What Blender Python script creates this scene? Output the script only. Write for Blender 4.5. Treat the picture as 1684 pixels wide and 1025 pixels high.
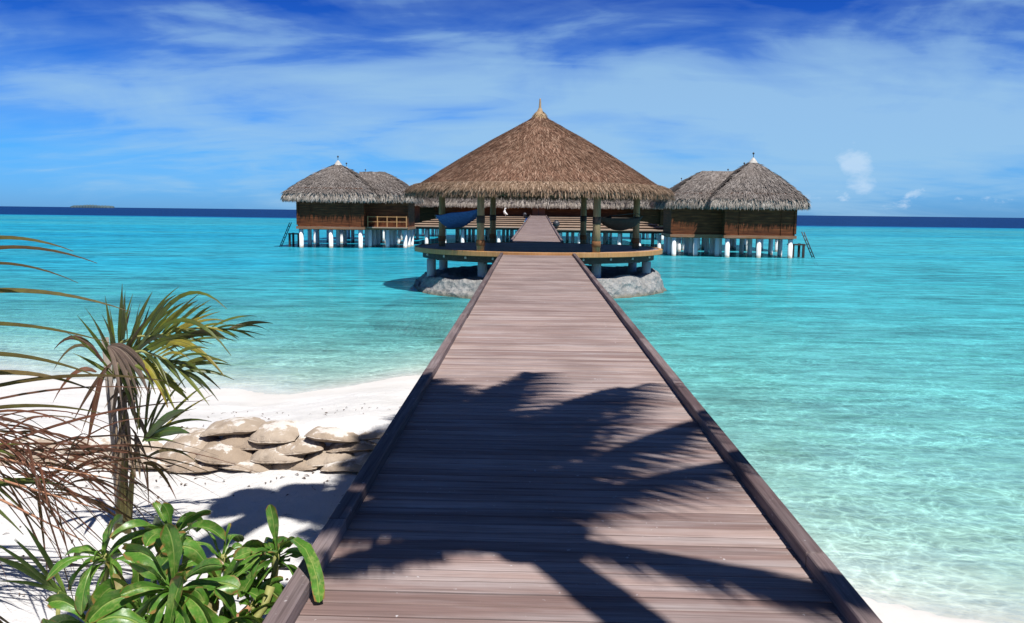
import bpy, math, random
import numpy as np
from mathutils import Vector, Matrix, noise as mnoise

for o in list(bpy.data.objects):
    bpy.data.objects.remove(o)
SC = bpy.context.scene
COL = SC.collection
R = math.radians
rnd = random.Random(7)

# ------------------------------------------------------------------ camera, sun, sky
cam = bpy.data.cameras.new("camera"); cam_o = bpy.data.objects.new("camera", cam); COL.objects.link(cam_o)
cam.sensor_width = 36.0; cam.lens = 36.0 * 1400 / 1684
cam.clip_start = 0.05; cam.clip_end = 30000
cam_o.matrix_world = (Matrix.Translation((0, 0, 2.9)) @ Matrix.Rotation(R(1.555), 4, 'Z')
                      @ Matrix.Rotation(R(90 - 6.68), 4, 'X') @ Matrix.Rotation(R(0.65), 4, 'Z'))
SC.camera = cam_o
SC.view_settings.view_transform = 'Standard'
SC.view_settings.look = 'None'
SC.view_settings.exposure = 0.32
SC.view_settings.gamma = 1.0

SUN_DIR = Vector((-0.30, 0.42, -1.0)).normalized()      # the way the light travels
sun = bpy.data.lights.new("sun", 'SUN'); sun.energy = 5.0; sun.angle = R(0.53); sun.color = (1.0, 0.965, 0.915)
sun_o = bpy.data.objects.new("sun", sun); COL.objects.link(sun_o)
sun_o.rotation_euler = SUN_DIR.to_track_quat('-Z', 'Y').to_euler()
to_sun = -SUN_DIR
SUN_EL = math.asin(to_sun.z); SUN_AZ = math.atan2(to_sun.x, to_sun.y)


class NT:
    """small node-tree builder"""
    def __init__(s, tree):
        s.t = tree; s.n = tree.nodes; s.l = tree.links
    def node(s, typ, ins=None, **props):
        n = s.n.new(typ)
        for k, v in props.items():
            setattr(n, k, v)
        for k, v in (ins or {}).items():
            s.put(n.inputs[k], v)
        return n
    def put(s, sock, v):
        if isinstance(v, bpy.types.NodeSocket):
            s.l.new(v, sock)
        elif isinstance(v, (tuple, list)) and sock.type == 'RGBA' and len(v) == 3:
            sock.default_value = (*v, 1)
        else:
            sock.default_value = v
    def math(s, op, a, b=0.0, c=None, clamp=False):
        n = s.node('ShaderNodeMath', operation=op, use_clamp=clamp)
        s.put(n.inputs[0], a); s.put(n.inputs[1], b)
        if c is not None: s.put(n.inputs[2], c)
        return n.outputs[0]
    def ramp(s, fac, stops, interp='LINEAR'):
        n = s.node('ShaderNodeValToRGB', {'Fac': fac}); r = n.color_ramp; r.interpolation = interp
        while len(r.elements) < len(stops): r.elements.new(0.5)
        for e, (p, c) in zip(r.elements, stops):
            e.position = p
            e.color = (c, c, c, 1) if isinstance(c, (int, float)) else (*c, 1)
        return n.outputs[0]
    def mix(s, fac, a, b, blend='MIX'):
        n = s.node('ShaderNodeMix', data_type='RGBA', blend_type=blend)
        s.put(n.inputs[0], fac); s.put(n.inputs[6], a); s.put(n.inputs[7], b)
        return n.outputs[2]
    def noise(s, vec, scale, detail=4, rough=0.55, dist=0.0, dim='3D'):
        n = s.node('ShaderNodeTexNoise', {'Scale': scale, 'Detail': detail, 'Roughness': rough, 'Distortion': dist}, noise_dimensions=dim)
        if vec is not None: s.put(n.inputs['Vector'], vec)
        return n.outputs[0]
    def mapping(s, vec, scale=(1, 1, 1), rot=(0, 0, 0), loc=(0, 0, 0)):
        n = s.node('ShaderNodeMapping', {'Vector': vec})
        n.inputs['Scale'].default_value = scale; n.inputs['Rotation'].default_value = rot; n.inputs['Location'].default_value = loc
        return n.outputs[0]


def make_world():
    w = bpy.data.worlds.new("World"); SC.world = w; w.use_nodes = True
    t = NT(w.node_tree); t.n.clear()
    sky = t.node('ShaderNodeTexSky', sky_type='NISHITA', sun_disc=False, sun_elevation=SUN_EL, sun_rotation=SUN_AZ,
                 air_density=1.0, dust_density=0.3, ozone_density=2.0)
    g = t.node('ShaderNodeTexCoord').outputs['Generated']
    sep = t.node('ShaderNodeSeparateXYZ', {'Vector': g})
    x, y, z = sep.outputs
    # deep polarised blue well above the horizon, milky turquoise blue near it; unseen zenith lifted to brighten the shade
    tint = t.ramp(t.math('MULTIPLY', z, 2.0, clamp=True),
                  [(0.0, (0.30, 0.84, 2.1)), (0.05, (0.28, 0.86, 2.08)), (0.12, (0.24, 0.86, 1.93)), (0.24, (0.22, 0.72, 1.76)), (0.36, (0.10, 0.46, 1.45)),
                   (0.5, (0.055, 0.29, 1.18)), (0.7, (0.24, 0.38, 0.68)), (1.0, (0.30, 0.40, 0.60))])
    col = t.mix(1.0, sky.outputs[0], tint, 'MULTIPLY')
    # cirrus on a high layer: project the direction on a plane overhead
    zz = t.math('ADD', t.math('MAXIMUM', z, 0.0), 0.20)
    px = t.math('DIVIDE', x, zz); py = t.math('DIVIDE', y, zz)
    pl = t.node('ShaderNodeCombineXYZ', {'X': px, 'Y': py, 'Z': 0.0}).outputs[0]
    pl1 = t.mapping(pl, scale=(0.75, 0.95, 1), rot=(0, 0, R(30)), loc=(1.2, 0.35, 0))
    n1 = t.noise(pl1, 1.6, 8, 0.52, 0.6)
    pl2 = t.mapping(pl, scale=(0.5, 0.7, 1), rot=(0, 0, R(-14)), loc=(4.1, 2.7, 0))
    n2 = t.noise(pl2, 0.7, 3, 0.5, 0.4)
    pl3 = t.mapping(pl, scale=(0.9, 2.6, 1), rot=(0, 0, R(35)), loc=(2.0, 0.1, 0))
    n3 = t.noise(pl3, 2.6, 6, 0.56, 0.9)
    # the veil thickens to the right and towards the middle heights
    az = t.math('ARCTAN2', x, y)
    azc = t.math('SUBTRACT', az, 0.02)
    right = t.math('SUBTRACT', t.math('MULTIPLY_ADD', az, 0.10, -0.02), t.math('MULTIPLY', t.math('MULTIPLY', azc, azc), t.math('MULTIPLY', z, 2.6)))
    low = t.ramp(z, [(0.0, 0.02), (0.05, 0.10), (0.12, 0.16), (0.19, 0.04), (0.25, -0.02)])
    low = t.ramp(z, [(0.0, 0.16), (0.03, 0.34), (0.08, 0.50), (0.13, 0.46), (0.19, 0.30), (0.26, 0.18), (0.34, 0.0), (0.5, -0.3)])
    s = t.math('MULTIPLY', n1, 1.0)
    s = t.math('ADD', s, t.math('MULTIPLY', n2, 0.80))
    s = t.math('ADD', s, t.math('MULTIPLY', n3, 0.26))
    s = t.math('ADD', s, right); s = t.math('ADD', s, low)
    m = t.ramp(t.math('SUBTRACT', s, 0.75, clamp=True), [(0.35, 0.0), (0.46, 0.20), (0.57, 0.66), (0.74, 1.0)])
    cl = t.mix(t.math('MULTIPLY', m, 0.80), col, (4.7, 7.9, 11.0))
    # small cumulus along the horizon on the right
    cv = t.node('ShaderNodeCombineXYZ', {'X': t.math('MULTIPLY', az, 22.0), 'Y': t.math('MULTIPLY', z, 40.0), 'Z': 0.0}).outputs[0]
    cn = t.noise(cv, 1.4, 7, 0.62, 0.3)
    band = t.ramp(z, [(0.0, 0.0), (0.008, 0.25), (0.018, 0.26), (0.030, 0.10), (0.05, 0.0)])
    azr = t.ramp(az, [(0.26, 0.0), (0.34, 0.85), (0.56, 0.9), (0.66, 0.5)])
    cm = t.math('MULTIPLY', t.ramp(t.math('ADD', cn, band), [(0.79, 0.0), (0.92, 1.0)]), azr)
    # the one taller puff beside the right-hand huts
    dx = t.math('SUBTRACT', az, 0.352); dz = t.math('SUBTRACT', z, 0.050)
    dx = t.math('ADD', dx, t.math('MULTIPLY', dz, 0.35))
    rr = t.math('ADD', t.math('POWER', t.math('MULTIPLY', dx, 58.0), 2.0), t.math('POWER', t.math('MULTIPLY', dz, 36.0), 2.0))
    pf = t.math('SUBTRACT', t.math('MULTIPLY', cn, 2.1), t.math('MULTIPLY', rr, 0.55))
    pm = t.ramp(pf, [(0.45, 0.0), (1.0, 0.80)])
    cm = t.math('MAXIMUM', cm, pm)
    fin = t.mix(t.math('MULTIPLY', cm, 0.55), cl, (9.5, 11.2, 13.2))
    bg = t.node('ShaderNodeBackground', {'Color': fin, 'Strength': 0.060})
    t.l.new(bg.outputs[0], t.node('ShaderNodeOutputWorld').inputs[0])


make_world()


# ------------------------------------------------------------------ helpers
def tag(o, label=None, cat=None, group=None, kind=None):
    if label: o['label'] = label
    if cat: o['category'] = cat
    if group: o['group'] = group
    if kind: o['kind'] = kind
    return o


def empty(name, loc=(0, 0, 0), rz=0.0):
    o = bpy.data.objects.new(name, None); COL.objects.link(o)
    o.location = loc; o.rotation_euler = (0, 0, rz); o.empty_display_size = 0.2
    return o


class MB:
    """collects geometry for one mesh object"""
    def __init__(s):
        s.v = []; s.f = []; s.uv = []
    def face(s, pts, uv=None):
        i = len(s.v); s.v.extend([tuple(p) for p in pts]); s.f.append(tuple(range(i, i + len(pts))))
        s.uv.append(uv or [(0, 0)] * len(pts))
    def grid(s, rows, uvs=None, close=False):
        n = len(rows[0]); i0 = len(s.v)
        for r in rows: s.v.extend([tuple(p) for p in r])
        m = n if close else n - 1
        for a in range(len(rows) - 1):
            for b in range(m):
                b2 = (b + 1) % n
                s.f.append((i0 + a * n + b, i0 + a * n + b2, i0 + (a + 1) * n + b2, i0 + (a + 1) * n + b))
                if uvs: s.uv.append([uvs[a][b], uvs[a][b2], uvs[a + 1][b2], uvs[a + 1][b]])
                else: s.uv.append([(0, 0)] * 4)
    def box(s, c, size, rz=0.0, bev=0.0, M=None):
        hx, hy, hz = size[0] / 2, size[1] / 2, size[2] / 2
        M = M or (Matrix.Translation(c) @ Matrix.Rotation(rz, 4, 'Z'))
        b = min(bev, hx * .9, hy * .9, hz * .9)
        i = len(s.v)
        if b <= 0:
            P = [(sx * hx, sy * hy, sz * hz) for sz in (-1, 1) for sx, sy in ((-1, -1), (1, -1), (1, 1), (-1, 1))]
            s.v.extend([tuple(M @ Vector(p)) for p in P])
            F = [(3, 2, 1, 0), (4, 5, 6, 7), (0, 1, 5, 4), (1, 2, 6, 5), (2, 3, 7, 6), (3, 0, 4, 7)]
        else:
            P = []
            for z, k in ((-hz, b), (-hz + b, 0), (hz - b, 0), (hz, b)):
                P += [(sx * (hx - k), sy * (hy - k), z) for sx, sy in ((-1, -1), (1, -1), (1, 1), (-1, 1))]
            s.v.extend([tuple(M @ Vector(p)) for p in P])
            F = [(3, 2, 1, 0), (12, 13, 14, 15)]
            for k in range(3):
                for a in range(4):
                    F.append((k * 4 + a, k * 4 + (a + 1) % 4, k * 4 + 4 + (a + 1) % 4, k * 4 + 4 + a))
        for f in F:
            s.f.append(tuple(i + q for q in f)); s.uv.append([(0, 0)] * 4)
    def tube(s, pts, rad, n=8, cap=True):
        pts = [Vector(p) for p in pts]
        if not isinstance(rad, (list, tuple)): rad = [rad] * len(pts)
        i0 = len(s.v); prev = None
        for k, p in enumerate(pts):
            d = (pts[min(k + 1, len(pts) - 1)] - pts[max(k - 1, 0)])
            if d.length < 1e-9: d = Vector((0, 0, 1))
            d.normalize()
            if prev is None:
                u = d.orthogonal().normalized()
            else:
                u = (prev - d * prev.dot(d)).normalized()
            prev = u; w = d.cross(u)
            for a in range(n):
                q = 2 * math.pi * a / n
                s.v.append(tuple(p + (u * math.cos(q) + w * math.sin(q)) * rad[k]))
        for k in range(len(pts) - 1):
            for a in range(n):
                a2 = (a + 1) % n
                s.f.append((i0 + k * n + a, i0 + k * n + a2, i0 + (k + 1) * n + a2, i0 + (k + 1) * n + a))
                v0, v1 = k / (len(pts) - 1), (k + 1) / (len(pts) - 1)
                s.uv.append([(a / n, v0), ((a + 1) / n, v0), ((a + 1) / n, v1), (a / n, v1)])
        if cap:
            s.f.append(tuple(i0 + a for a in range(n))[::-1]); s.uv.append([(0, 0)] * n)
            e = i0 + (len(pts) - 1) * n
            s.f.append(tuple(e + a for a in range(n))); s.uv.append([(0, 1)] * n)
    def lathe(s, c, prof, n=24):
        rows = [[(c[0] + r * math.cos(2 * math.pi * a / n), c[1] + r * math.sin(2 * math.pi * a / n), c[2] + z) for a in range(n)] for r, z in prof]
        s.grid(rows, close=True)
    def build(s, name, mat, parent=None, smooth=False):
        me = bpy.data.meshes.new(name)
        nv = len(s.v)
        me.vertices.add(nv); me.vertices.foreach_set('co', np.array(s.v, dtype=np.float32).ravel())
        cnt = np.array([len(f) for f in s.f], dtype=np.int32)
        tot = int(cnt.sum())
        me.loops.add(tot); me.loops.foreach_set('vertex_index', np.fromiter((i for f in s.f for i in f), dtype=np.int32, count=tot))
        me.polygons.add(len(s.f))
        st = np.zeros(len(s.f), dtype=np.int32); st[1:] = np.cumsum(cnt)[:-1]
        me.polygons.foreach_set('loop_start', st)
        me.polygons.foreach_set('loop_total', cnt)
        uvl = me.uv_layers.new(name='UVMap')
        uvl.data.foreach_set('uv', np.array([c for u in s.uv for c in u], dtype=np.float32).ravel())
        me.polygons.foreach_set('use_smooth', np.full(len(s.f), smooth))
        me.update(calc_edges=True); me.validate()
        if mat: me.materials.append(mat)
        o = bpy.data.objects.new(name, me); COL.objects.link(o)
        if parent: o.parent = parent
        return o


def copy_tree(o, parent=None):
    c = o.copy(); COL.objects.link(c); c.parent = parent
    for ch in [q for q in bpy.data.objects if q.parent == o and q != c]:
        copy_tree(ch, c)
    return c


# ------------------------------------------------------------------ materials
def new_mat(name):
    m = bpy.data.materials.new(name); m.use_nodes = True
    t = NT(m.node_tree); t.n.clear()
    out = t.node('ShaderNodeOutputMaterial')
    return m, t, out


def principled(t, out, color, rough=0.7, spec=0.3, normal=None, **kw):
    b = t.node('ShaderNodeBsdfPrincipled', {'Base Color': color, 'Roughness': rough, 'Specular IOR Level': spec})
    if normal is not None: t.l.new(normal, b.inputs['Normal'])
    for k, v in kw.items(): t.put(b.inputs[k.replace('_', ' ')], v)
    t.l.new(b.outputs[0], out.inputs[0])
    return b


def bump(t, h, strength=0.3, dist=0.02):
    return t.node('ShaderNodeBump', {'Height': h, 'Strength': strength, 'Distance': dist}).outputs[0]


def plank_mat(name, c0, c1, c2, grain_axis='X', grey=0.5):
    """weathered timber: every board (mesh island) gets its own tone; grain runs along one axis"""
    m, t, out = new_mat(name)
    pos = t.node('ShaderNodeTexCoord').outputs['Object']
    rp = t.node('ShaderNodeNewGeometry').outputs['Random Per Island']
    off = t.node('ShaderNodeCombineXYZ', {'X': t.math('MULTIPLY', rp, 37.0), 'Y': t.math('MULTIPLY', rp, 91.0), 'Z': 0.0}).outputs[0]
    v = t.node('ShaderNodeVectorMath', {0: pos, 1: off}, operation='ADD').outputs[0]
    sc = {'X': (1.6, 60, 60), 'Y': (60, 1.6, 60), 'Z': (60, 60, 1.6)}[grain_axis]
    g = t.noise(t.mapping(v, scale=sc), 1.0, 5, 0.6, 0.4)
    sc2 = {'X': (0.8, 9, 9), 'Y': (9, 0.8, 9), 'Z': (9, 9, 0.8)}[grain_axis]
    st = t.noise(t.mapping(v, scale=sc2), 1.0, 4, 0.6)
    base = t.ramp(rp, [(0.0, c0), (0.5, c1), (1.0, c2)])
    base = t.mix(t.math('MULTIPLY', t.ramp(st, [(0.42, 0.0), (0.70, 1.0)]), grey), base, (0.50, 0.465, 0.46))
    base = t.mix(t.ramp(g, [(0.30, 0.60), (0.55, 0.0)]), base, tuple(c * 0.42 for c in c0))
    big = t.noise(pos, 0.9, 5, 0.6)
    base = t.mix(t.ramp(big, [(0.36, 0.38), (0.56, 0.0)]), base, tuple(c * 0.62 for c in c0))
    fl = t.noise(pos, 26.0, 2, 0.5)
    base = t.mix(t.ramp(fl, [(0.72, 0.0), (0.78, 0.7)]), base, (0.62, 0.60, 0.60))
    principled(t, out, base, t.ramp(g, [(0.3, 0.8), (0.7, 0.55)]), 0.3, bump(t, g, 0.35, 0.004))
    return m


M = {}
M['deck'] = plank_mat('deck_planks', (0.215, 0.142, 0.125), (0.31, 0.218, 0.195), (0.41, 0.308, 0.272))
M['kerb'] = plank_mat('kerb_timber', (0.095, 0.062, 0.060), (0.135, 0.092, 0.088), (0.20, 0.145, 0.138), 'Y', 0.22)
M['rim'] = plank_mat('rim_timber', (0.46, 0.22, 0.075), (0.52, 0.26, 0.095), (0.55, 0.29, 0.11), 'Z', 0.1)
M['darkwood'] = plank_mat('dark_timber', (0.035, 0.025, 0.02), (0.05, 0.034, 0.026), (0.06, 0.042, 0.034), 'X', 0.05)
M['tread'] = plank_mat('tread_timber', (0.26, 0.17, 0.11), (0.36, 0.25, 0.17), (0.44, 0.33, 0.24), 'X', 0.2)


M['sill'] = plank_mat('sill_timber', (0.22, 0.10, 0.045), (0.28, 0.13, 0.06), (0.33, 0.16, 0.075), 'X', 0.15)


def wall_mat():
    m, t, out = new_mat('wall_boards')
    pos = t.node('ShaderNodeTexCoord').outputs['Object']
    n = t.noise(t.mapping(pos, scale=(1.2, 1.2, 9)), 1.0, 4, 0.6)
    col = t.ramp(n, [(0.25, (0.055, 0.016, 0.007)), (0.55, (0.135, 0.042, 0.015)), (0.8, (0.26, 0.085, 0.030))])
    sep = t.node('ShaderNodeSeparateXYZ', {'Vector': pos})
    bx = t.math('FRACT', t.math('MULTIPLY', sep.outputs[2], 5.0))
    groove = t.ramp(bx, [(0.0, 0.85), (0.08, 0.0), (0.92, 0.0), (1.0, 0.85)])
    col = t.mix(groove, col, (0.02, 0.012, 0.008))
    principled(t, out, col, 0.75, 0.2, bump(t, n, 0.3, 0.01))
    return m


M['wall'] = wall_mat()


def simple(name, c0, c1, scale=6.0, rough=0.7, spec=0.3, bs=0.2, bd=0.01, stretch=(1, 1, 1), metallic=0.0):
    m, t, out = new_mat(name)
    pos = t.node('ShaderNodeTexCoord').outputs['Object']
    n = t.noise(t.mapping(pos, scale=stretch), scale, 5, 0.6)
    col = t.ramp(n, [(0.3, c0), (0.7, c1)])
    principled(t, out, col, rough, spec, bump(t, n, bs, bd), Metallic=metallic)
    return m


def pile_mat(name, top, foot, light):
    m, t, out = new_mat(name)
    pos = t.node('ShaderNodeNewGeometry').outputs['Position']
    sep = t.node('ShaderNodeSeparateXYZ', {'Vector': pos})
    n = t.noise(pos, 3.0, 5, 0.6)
    z = t.math('ADD', sep.outputs[2], t.math('MULTIPLY', t.math('SUBTRACT', n, 0.5), 0.35))
    col = t.mix(t.ramp(z, [(0.06, 1.0), (0.20, 0.0)]), top, foot)
    col = t.mix(t.ramp(n, [(0.5, 0.0), (0.75, 0.25)]), col, light)
    principled(t, out, col, 0.75, 0.3, bump(t, n, 0.2, 0.02))
    return m


M['pile'] = pile_mat('painted_pile', (0.78, 0.79, 0.78), (0.42, 0.36, 0.28), (0.6, 0.6, 0.58))
M['concrete'] = pile_mat('concrete_pile', (0.42, 0.45, 0.47), (0.25, 0.25, 0.22), (0.5, 0.5, 0.5))
M['finial'] = simple('finial_thatch', (0.30, 0.20, 0.11), (0.46, 0.33, 0.20), 20, 0.8, 0.2, 0.5, 0.03, (4, 4, 0.5))
M['white'] = simple('white_plaster', (0.70, 0.69, 0.66), (0.82, 0.81, 0.78), 8)
M['cap'] = simple('weathered_cap', (0.36, 0.33, 0.30), (0.58, 0.55, 0.50), 8)
M['iron'] = simple('dark_metal', (0.03, 0.03, 0.035), (0.06, 0.06, 0.065), 12, 0.45, 0.5)
M['steel'] = simple('bolt_steel', (0.45, 0.44, 0.42), (0.6, 0.58, 0.55), 30, 0.35, 0.5)
M['door'] = simple('red_door', (0.20, 0.06, 0.03), (0.30, 0.10, 0.05), 5, 0.5, 0.3, 0.2, 0.01, (8, 8, 1))
M['post'] = simple('post_timber', (0.20, 0.135, 0.065), (0.36, 0.26, 0.14), 5, 0.75, 0.3, 0.5, 0.02, (5, 5, 0.5))
M['band'] = simple('rope_band', (0.16, 0.07, 0.03), (0.26, 0.12, 0.05), 20, 0.8, 0.2, 0.5, 0.01, (1, 1, 6))
M['bluecloth'] = simple('blue_canvas', (0.030, 0.065, 0.20), (0.05, 0.105, 0.29), 3, 0.8, 0.2, 0.5, 0.05, (2, 2, 5))
M['darkcloth'] = simple('dark_canvas', (0.018, 0.013, 0.012), (0.03, 0.02, 0.018), 3, 0.8, 0.2, 0.5, 0.05, (2, 2, 5))  # near-black cloth colour
M['stake'] = simple('driftwood_stake', (0.17, 0.14, 0.115), (0.34, 0.295, 0.255), 6, 0.85, 0.2, 0.6, 0.02, (6, 6, 0.6))
M['stake_dark'] = simple('dark_stake', (0.07, 0.05, 0.04), (0.15, 0.11, 0.085), 6, 0.85, 0.2, 0.6, 0.02, (6, 6, 0.6))
M['rope'] = simple('grey_cord', (0.05, 0.045, 0.05), (0.10, 0.09, 0.09), 40, 0.8, 0.2)
M['twig'] = simple('red_brown_stem', (0.28, 0.11, 0.06), (0.5, 0.27, 0.15), 14, 0.7, 0.3, 0.6, 0.01)
M['greenstem'] = simple('green_stem', (0.20, 0.22, 0.06), (0.36, 0.34, 0.12), 16, 0.6, 0.3, 0.6, 0.01)
M['palmstem'] = simple('sheathed_stem', (0.055, 0.05, 0.018), (0.20, 0.17, 0.06), 9, 0.7, 0.25, 0.6, 0.02, (5, 5, 0.6))
M['trunk'] = simple('palm_trunk', (0.16, 0.12, 0.09), (0.30, 0.25, 0.20), 5, 0.85, 0.2, 0.6, 0.03, (1, 1, 6))
M['fibre'] = simple('palm_fibre', (0.13, 0.085, 0.055), (0.32, 0.245, 0.17), 8, 0.9, 0.1, 0.8, 0.02, (8, 8, 0.8))
M['island'] = simple('far_trees', (0.05, 0.09, 0.11), (0.08, 0.12, 0.13), 0.02)


def thatch_mat(name, stops, patch):
    m, t, out = new_mat(name)
    geo = t.node('ShaderNodeNewGeometry')
    rp = geo.outputs['Random Per Island']
    pos = t.node('ShaderNodeTexCoord').outputs['Object']
    col = t.ramp(rp, stops)
    n = t.noise(t.mapping(pos, scale=(1, 1, 2.2)), 0.8, 5, 0.6)
    col = t.mix(t.ramp(n, [(0.38, 0.55), (0.62, 0.0)]), col, patch)
    f = t.noise(t.mapping(pos, scale=(1, 1, 0.35)), 24.0, 3, 0.6)
    col = t.mix(t.ramp(f, [(0.3, 0.5), (0.6, 0.0)]), col, tuple(c * 0.4 for c in patch))
    principled(t, out, col, 0.85, 0.15)
    return m


M['thatch_brown'] = thatch_mat('brown_thatch', [(0.0, (0.070, 0.034, 0.022)), (0.35, (0.170, 0.087, 0.056)), (0.7, (0.265, 0.150, 0.100)), (1.0, (0.44, 0.30, 0.215))], (0.13, 0.075, 0.048))
M['fringe_brown'] = thatch_mat('brown_fringe', [(0.0, (0.085, 0.050, 0.033)), (0.4, (0.20, 0.128, 0.085)), (0.75, (0.33, 0.225, 0.155)), (1.0, (0.52, 0.39, 0.285))], (0.22, 0.145, 0.09))
M['thatch_grey'] = thatch_mat('grey_thatch', [(0.0, (0.085, 0.073, 0.067)), (0.4, (0.165, 0.142, 0.130)), (0.75, (0.25, 0.22, 0.203)), (1.0, (0.37, 0.33, 0.30))], (0.145, 0.12, 0.105))
M['fringe_grey'] = thatch_mat('grey_fringe', [(0.0, (0.15, 0.125, 0.105)), (0.4, (0.28, 0.24, 0.205)), (0.75, (0.40, 0.355, 0.305)), (1.0, (0.56, 0.51, 0.45))], (0.26, 0.22, 0.185))


def sand_mat():
    m, t, out = new_mat('coral_sand')
    pos = t.node('ShaderNodeNewGeometry').outputs['Position']
    a = t.noise(pos, 1.1, 6, 0.6); b = t.noise(pos, 60.0, 3, 0.6)
    c = t.noise(pos, 7.0, 5, 0.65)
    col = t.ramp(a, [(0.3, (0.57, 0.555, 0.535)), (0.7, (0.73, 0.715, 0.70))])
    spk = t.noise(pos, 34.0, 2, 0.5)
    col = t.mix(t.ramp(spk, [(0.70, 0.0), (0.76, 0.55)]), col, (0.33, 0.28, 0.23))
    sep = t.node('ShaderNodeSeparateXYZ', {'Vector': pos})
    wet = t.ramp(t.math('ADD', sep.outputs[2], t.math('MULTIPLY', a, 0.06)), [(0.03, 1.0), (0.22, 0.0)])
    dry = t.math('SUBTRACT', 1.0, wet)
    col = t.mix(t.math('MULTIPLY', wet, 0.38), col, (0.50, 0.47, 0.43))
    # patches of weed and coral rubble on the lagoon floor
    p = t.noise(t.mapping(pos, scale=(0.5, 0.28, 1)), 0.55, 5, 0.62, 0.6)
    under = t.ramp(sep.outputs[2], [(0.0, 0.0), (1.0, 0.0)])
    deep = t.math('LESS_THAN', sep.outputs[2], -0.28)
    pm = t.math('MULTIPLY', t.ramp(p, [(0.56, 0.0), (0.70, 0.62)]), deep)
    col = t.mix(pm, col, (0.20, 0.23, 0.15))
    h = t.math('ADD', t.math('MULTIPLY', c, 1.0), t.math('MULTIPLY', b, 0.22))
    nrm = t.node('ShaderNodeBump', {'Height': h, 'Strength': t.math('MULTIPLY', dry, 0.75), 'Distance': 0.055}).outputs[0]
    principled(t, out, col, 0.9, 0.15, nrm)
    return m


M['sand'] = sand_mat()


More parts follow.
